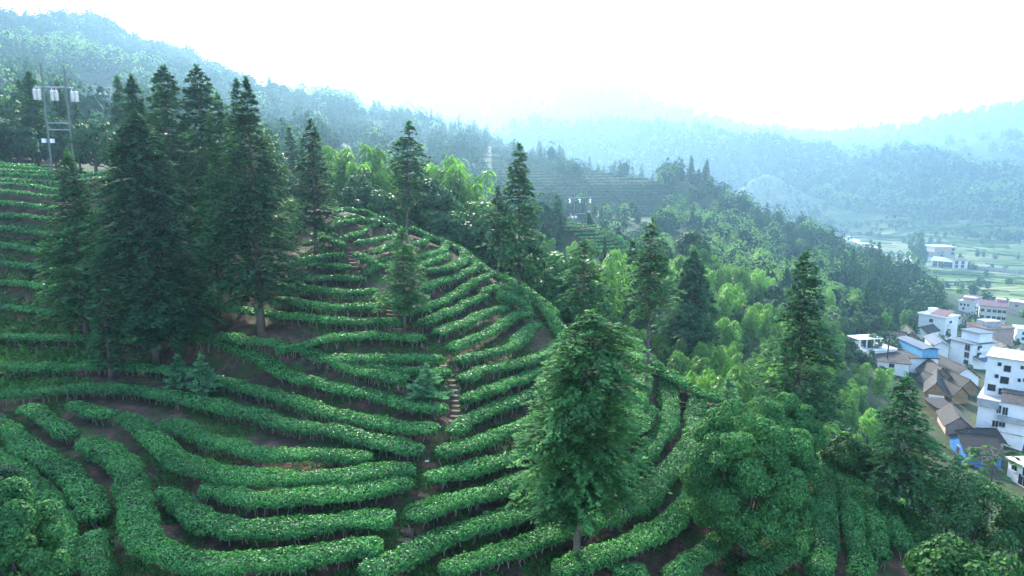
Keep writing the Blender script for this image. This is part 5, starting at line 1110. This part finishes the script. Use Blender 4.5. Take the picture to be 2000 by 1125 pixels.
# ------------------------------------------------------------------ far woods: masses nobody could count
def mass(name, px0, px1, d0, d1, sp, h, ncard, ls, lightf, seed, keep=None, conif=.3):
    r = np.random.default_rng(seed); a0, a1 = aztan(px0, 330)[0], aztan(px1, 330)[0]; area = .5 * (d1**2 - d0**2) * (a1 - a0); n = int(area / sp**2)
    a = r.uniform(a0, a1, n); od = np.sqrt(r.uniform(d0**2, d1**2, n)); d = DMAP(od); x, y = d * np.sin(a), d * np.cos(a); z = land_z(x, y); px, py = project(np.stack([x, y, z], 1)); fk = d / od
    k = np.ones(n, bool) if keep is None else keep(px, py, od, x, y, r)
    x, y, z, px, py, d, od, fk = (q[k] for q in (x, y, z, px, py, d, od, fk)); n = len(x)
    cl = fbm(x / (14 * fk), y / (14 * fk), seed + 2, 3); H = h * fk * np.clip(1 + 1.3 * cl, .6, 1.35) * r.uniform(.55, 1.25, n); con = r.random(n) < conif; light = r.random(n) < lightf(px, py, od, x, y); con &= ~light
    m = n * ncard; I = np.repeat(np.arange(n), ncard); t = r.uniform(0, 1, m); th = r.uniform(0, 6.283, m)
    cone = (1 - t) * .30 + .03; dome = .46 * np.sqrt(np.clip(1 - (2 * t - .95)**2, .05, 1)); rad = np.where(con[I], cone, dome) * H[I] * r.uniform(.62, 1.04, m)
    zz = np.where(con[I], .1 + .95 * t, .15 + .85 * t) * H[I]
    P = np.stack([x[I] + rad * np.cos(th), y[I] + rad * np.sin(th), z[I] + zz], 1)
    out = np.stack([np.cos(th), np.sin(th), .2 + 1.1 * t], 1); N = unit(unit(out) + rdir(r, m) * .6); U = unit(np.cross(N, rdir(r, m)))
    s = ls * fk[I] * r.uniform(.65, 1.35, m); V, F = leaves(P, U, N, s * .6, s * .42)
    tone = np.clip(r.random(n) * .6 + .5 + 1.5 * fbm(x / (22 * fk), y / (22 * fk), seed + 9, 2), 0, 1); rn = np.clip(.62 * tone[I] + .33 * r.random(m), 0, 1)
    # a closed inner body for every crown so that no sky shows between its sprays
    hh = np.where(con, .10, .16); rm = np.where(con, .17, .25) * H; rl_ = np.where(con, .20, .16) * H; aq = r.uniform(0, 6.283, n)
    rings = []
    for zf, rf in ((hh, rl_), (np.where(con, .35, .55), rm * np.where(con, .85, 1)), (np.where(con, .80, .76), np.where(con, .03, .07) * H)):
        rings.append(np.stack([np.stack([x + rf * np.cos(aq + k * 1.5708), y + rf * np.sin(aq + k * 1.5708), z + zf * H], 1) for k in range(4)], 1))
    CV = np.stack(rings, 1).reshape(-1, 3); b0 = np.arange(n)[:, None] * 12
    CF = np.concatenate([np.stack([b0[:, 0] + o + k, b0[:, 0] + o + (k + 1) % 4, b0[:, 0] + o + 4 + (k + 1) % 4, b0[:, 0] + o + 4 + k], 1) for o in (0, 4) for k in range(4)] + [b0 + np.array([[8, 9, 10, 11]])])
    V, F = np.r_[V, CV], np.r_[F, CF + len(V)]
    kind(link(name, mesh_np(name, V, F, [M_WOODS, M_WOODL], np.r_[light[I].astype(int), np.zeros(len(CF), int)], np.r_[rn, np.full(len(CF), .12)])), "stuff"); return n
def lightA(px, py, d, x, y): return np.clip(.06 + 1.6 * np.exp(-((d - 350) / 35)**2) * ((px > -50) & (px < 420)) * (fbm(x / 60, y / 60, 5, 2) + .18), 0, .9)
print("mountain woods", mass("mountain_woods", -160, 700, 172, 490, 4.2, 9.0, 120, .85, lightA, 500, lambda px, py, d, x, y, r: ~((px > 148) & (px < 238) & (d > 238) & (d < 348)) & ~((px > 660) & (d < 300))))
print("ridge", mass("ridge_woods", 690, 1300, 160, 430, 4.5, 7.6, 115, .8, lambda px, py, d, x, y: np.full(len(px), .08), 501,
     lambda px, py, d, x, y, r: ((fbm(x / 45, y / 45, 15, 2) > np.where((px > 950) & (d > 275), .24, -.1)) & ~((px > 950) & (d > 275) & (r.random(len(px)) < .6)) | ((d < 275) & (d > np.where(px > 1030, 160, 200))) | ((np.abs(d - np.interp(px, [700, 950, 1000, 1060, 1100, 1150, 1200, 1250, 1290], [422, 405, 400, 395, 390, 380, 372, 365, 355])) < 9) & (r.random(len(px)) < .8))) & ~((px > 1098) & (px < 1262) & (d < 181)) & ~((px < 1030) & (d < 185)), .25))
print("spur", mass("spur_woods", 1290, 1880, 228, 335, 4.0, 8.0, 120, .8, lambda px, py, d, x, y: np.clip(.15 + .6 * ((d < 285) & (px < 1640)), 0, 1), 502, lambda px, py, d, x, y, r: (px < 1790) | ((d > 262) & (d < 312) & (np.min(np.hypot(x[:, None] - HOUSES[None, :, 0], y[:, None] - HOUSES[None, :, 1]), 1) > 16)), .35))
print("hills", mass("hill_woods", 970, 1640, 850, 1090, 9.5, 12, 40, 2.3, lambda px, py, d, x, y: np.full(len(px), .25), 503, None, .2))
print("righthill", mass("hill_woods", 1590, 2150, 780, 1060, 9.0, 11, 44, 2.1, lambda px, py, d, x, y: np.clip(.2 + .9 * (fbm(x / 60, y / 60, 33, 2) > .12) + .5 * (d < 830), 0, .9), 504, None, .2))
print("valleybelt", mass("valley_woods", 1380, 1640, 560, 760, 10, 8, 40, 1.8, lambda px, py, d, x, y: np.full(len(px), .3), 505, lambda px, py, d, x, y, r: (fbm(x / 30, y / 30, 43, 2) > .02) & ((np.hypot(x - TX, y - TY) > 150) | (r.random(len(px)) < .25)), .1))
print("mount", mass("mountain_woods", -150, 2150, 1180, 1960, 21, 16, 14, 6.5, lambda px, py, d, x, y: np.full(len(px), .2), 506, None, .1))

print("fields", mass("field_shrubs", 1470, 2080, 258, 815, 9, 4.2, 40, .9, lambda px, py, d, x, y: np.full(len(px), .25), 507, lambda px, py, d, x, y, r: ((d > 335) | (px > 1770)) & (fbm(x / 60, y / 26, 61, 3) > np.where(d < 335, -.1, .10)) | (np.abs(fbm(x / 110, y / 45, 62, 2)) < .014), 0))
# crop rows and bunds of the valley fields: thin low strips on the ground, far too many to count
r = np.random.default_rng(620); VV, FF, RR, off = [], [], [], 0
for od in np.arange(345, 815, 6.5):
    D_ = float(DMAP(od)); a = math.radians(18.5 if od > 400 else 27)
    while a < math.radians(41):
        ln = r.uniform(.02, .09); k = max(5, int(ln / .004)); t = np.linspace(a, a + ln, k); a += ln + r.uniform(.0, .03)
        if r.random() < .3: continue
        dd = D_ * (1 + .02 * np.sin(t * 23 + od * .05) + .012 * np.sin(t * 61 + od * .02)); x, y = dd * np.sin(t), dd * np.cos(t)
        if np.hypot(x - TX, y - TY).min() < 200 or np.min(np.hypot(x[:, None] - HOUSES[None, :, 0], y[:, None] - HOUSES[None, :, 1])) < 30: continue
        h_ = r.uniform(1.0, 2.6) * (od / 500); w_ = r.uniform(1.2, 3.5) * (od / 500); u = np.stack([np.sin(t), np.cos(t)], 1); z = land_z(x, y); jit = r.uniform(.6, 1.2, k)
        P = np.stack([np.c_[x - u[:, 0] * w_, y - u[:, 1] * w_, z - .3], np.c_[x - u[:, 0] * w_ * .4, y - u[:, 1] * w_ * .4, z + h_ * jit], np.c_[x + u[:, 0] * w_ * .6, y + u[:, 1] * w_ * .6, z + h_ * jit * .9], np.c_[x + u[:, 0] * w_, y + u[:, 1] * w_, z - .3]], 1).reshape(-1, 3)
        i, j = np.meshgrid(np.arange(k - 1), np.arange(3), indexing='ij'); q = (i * 4 + j).ravel()
        VV.append(P); FF.append(np.stack([q, q + 4, q + 5, q + 1], 1) + off); off += len(P); RR.append(np.full(len(q), r.random()))
kind(link("crop_rows", mesh_np("crop_rows", np.concatenate(VV), np.concatenate(FF), leaf_mat("crop_leaf", (.035,.10,.03), (.15,.24,.06), .15, .8, .05, .02, (.28,.34,.10), .05), None, np.concatenate(RR))), "stuff")
# ------------------------------------------------------------------ the air of the valley
hm = bpy.data.materials.new("haze"); hm.use_nodes = True; nt = hm.node_tree; nt.nodes.remove(nt.nodes["Principled BSDF"])
pv = nt.nodes.new("ShaderNodeVolumePrincipled"); pv.inputs["Density"].default_value = 0.00042; pv.inputs["Color"].default_value = (.21, .375, .52, 1); pv.inputs["Anisotropy"].default_value = 0.56
nt.links.new(pv.outputs[0], nt.nodes["Material Output"].inputs["Volume"])
zlo = float(G.min()) + CAMZ - 1.0; zhi = float(G.max()) + CAMZ + 40
b = MB(); b.box((0, 3500, (zlo + zhi) / 2), (17000, 9500, zhi - zlo)); kind(link("haze", b.mesh("haze", hm)), "stuff")
print("haze", zlo, zhi)
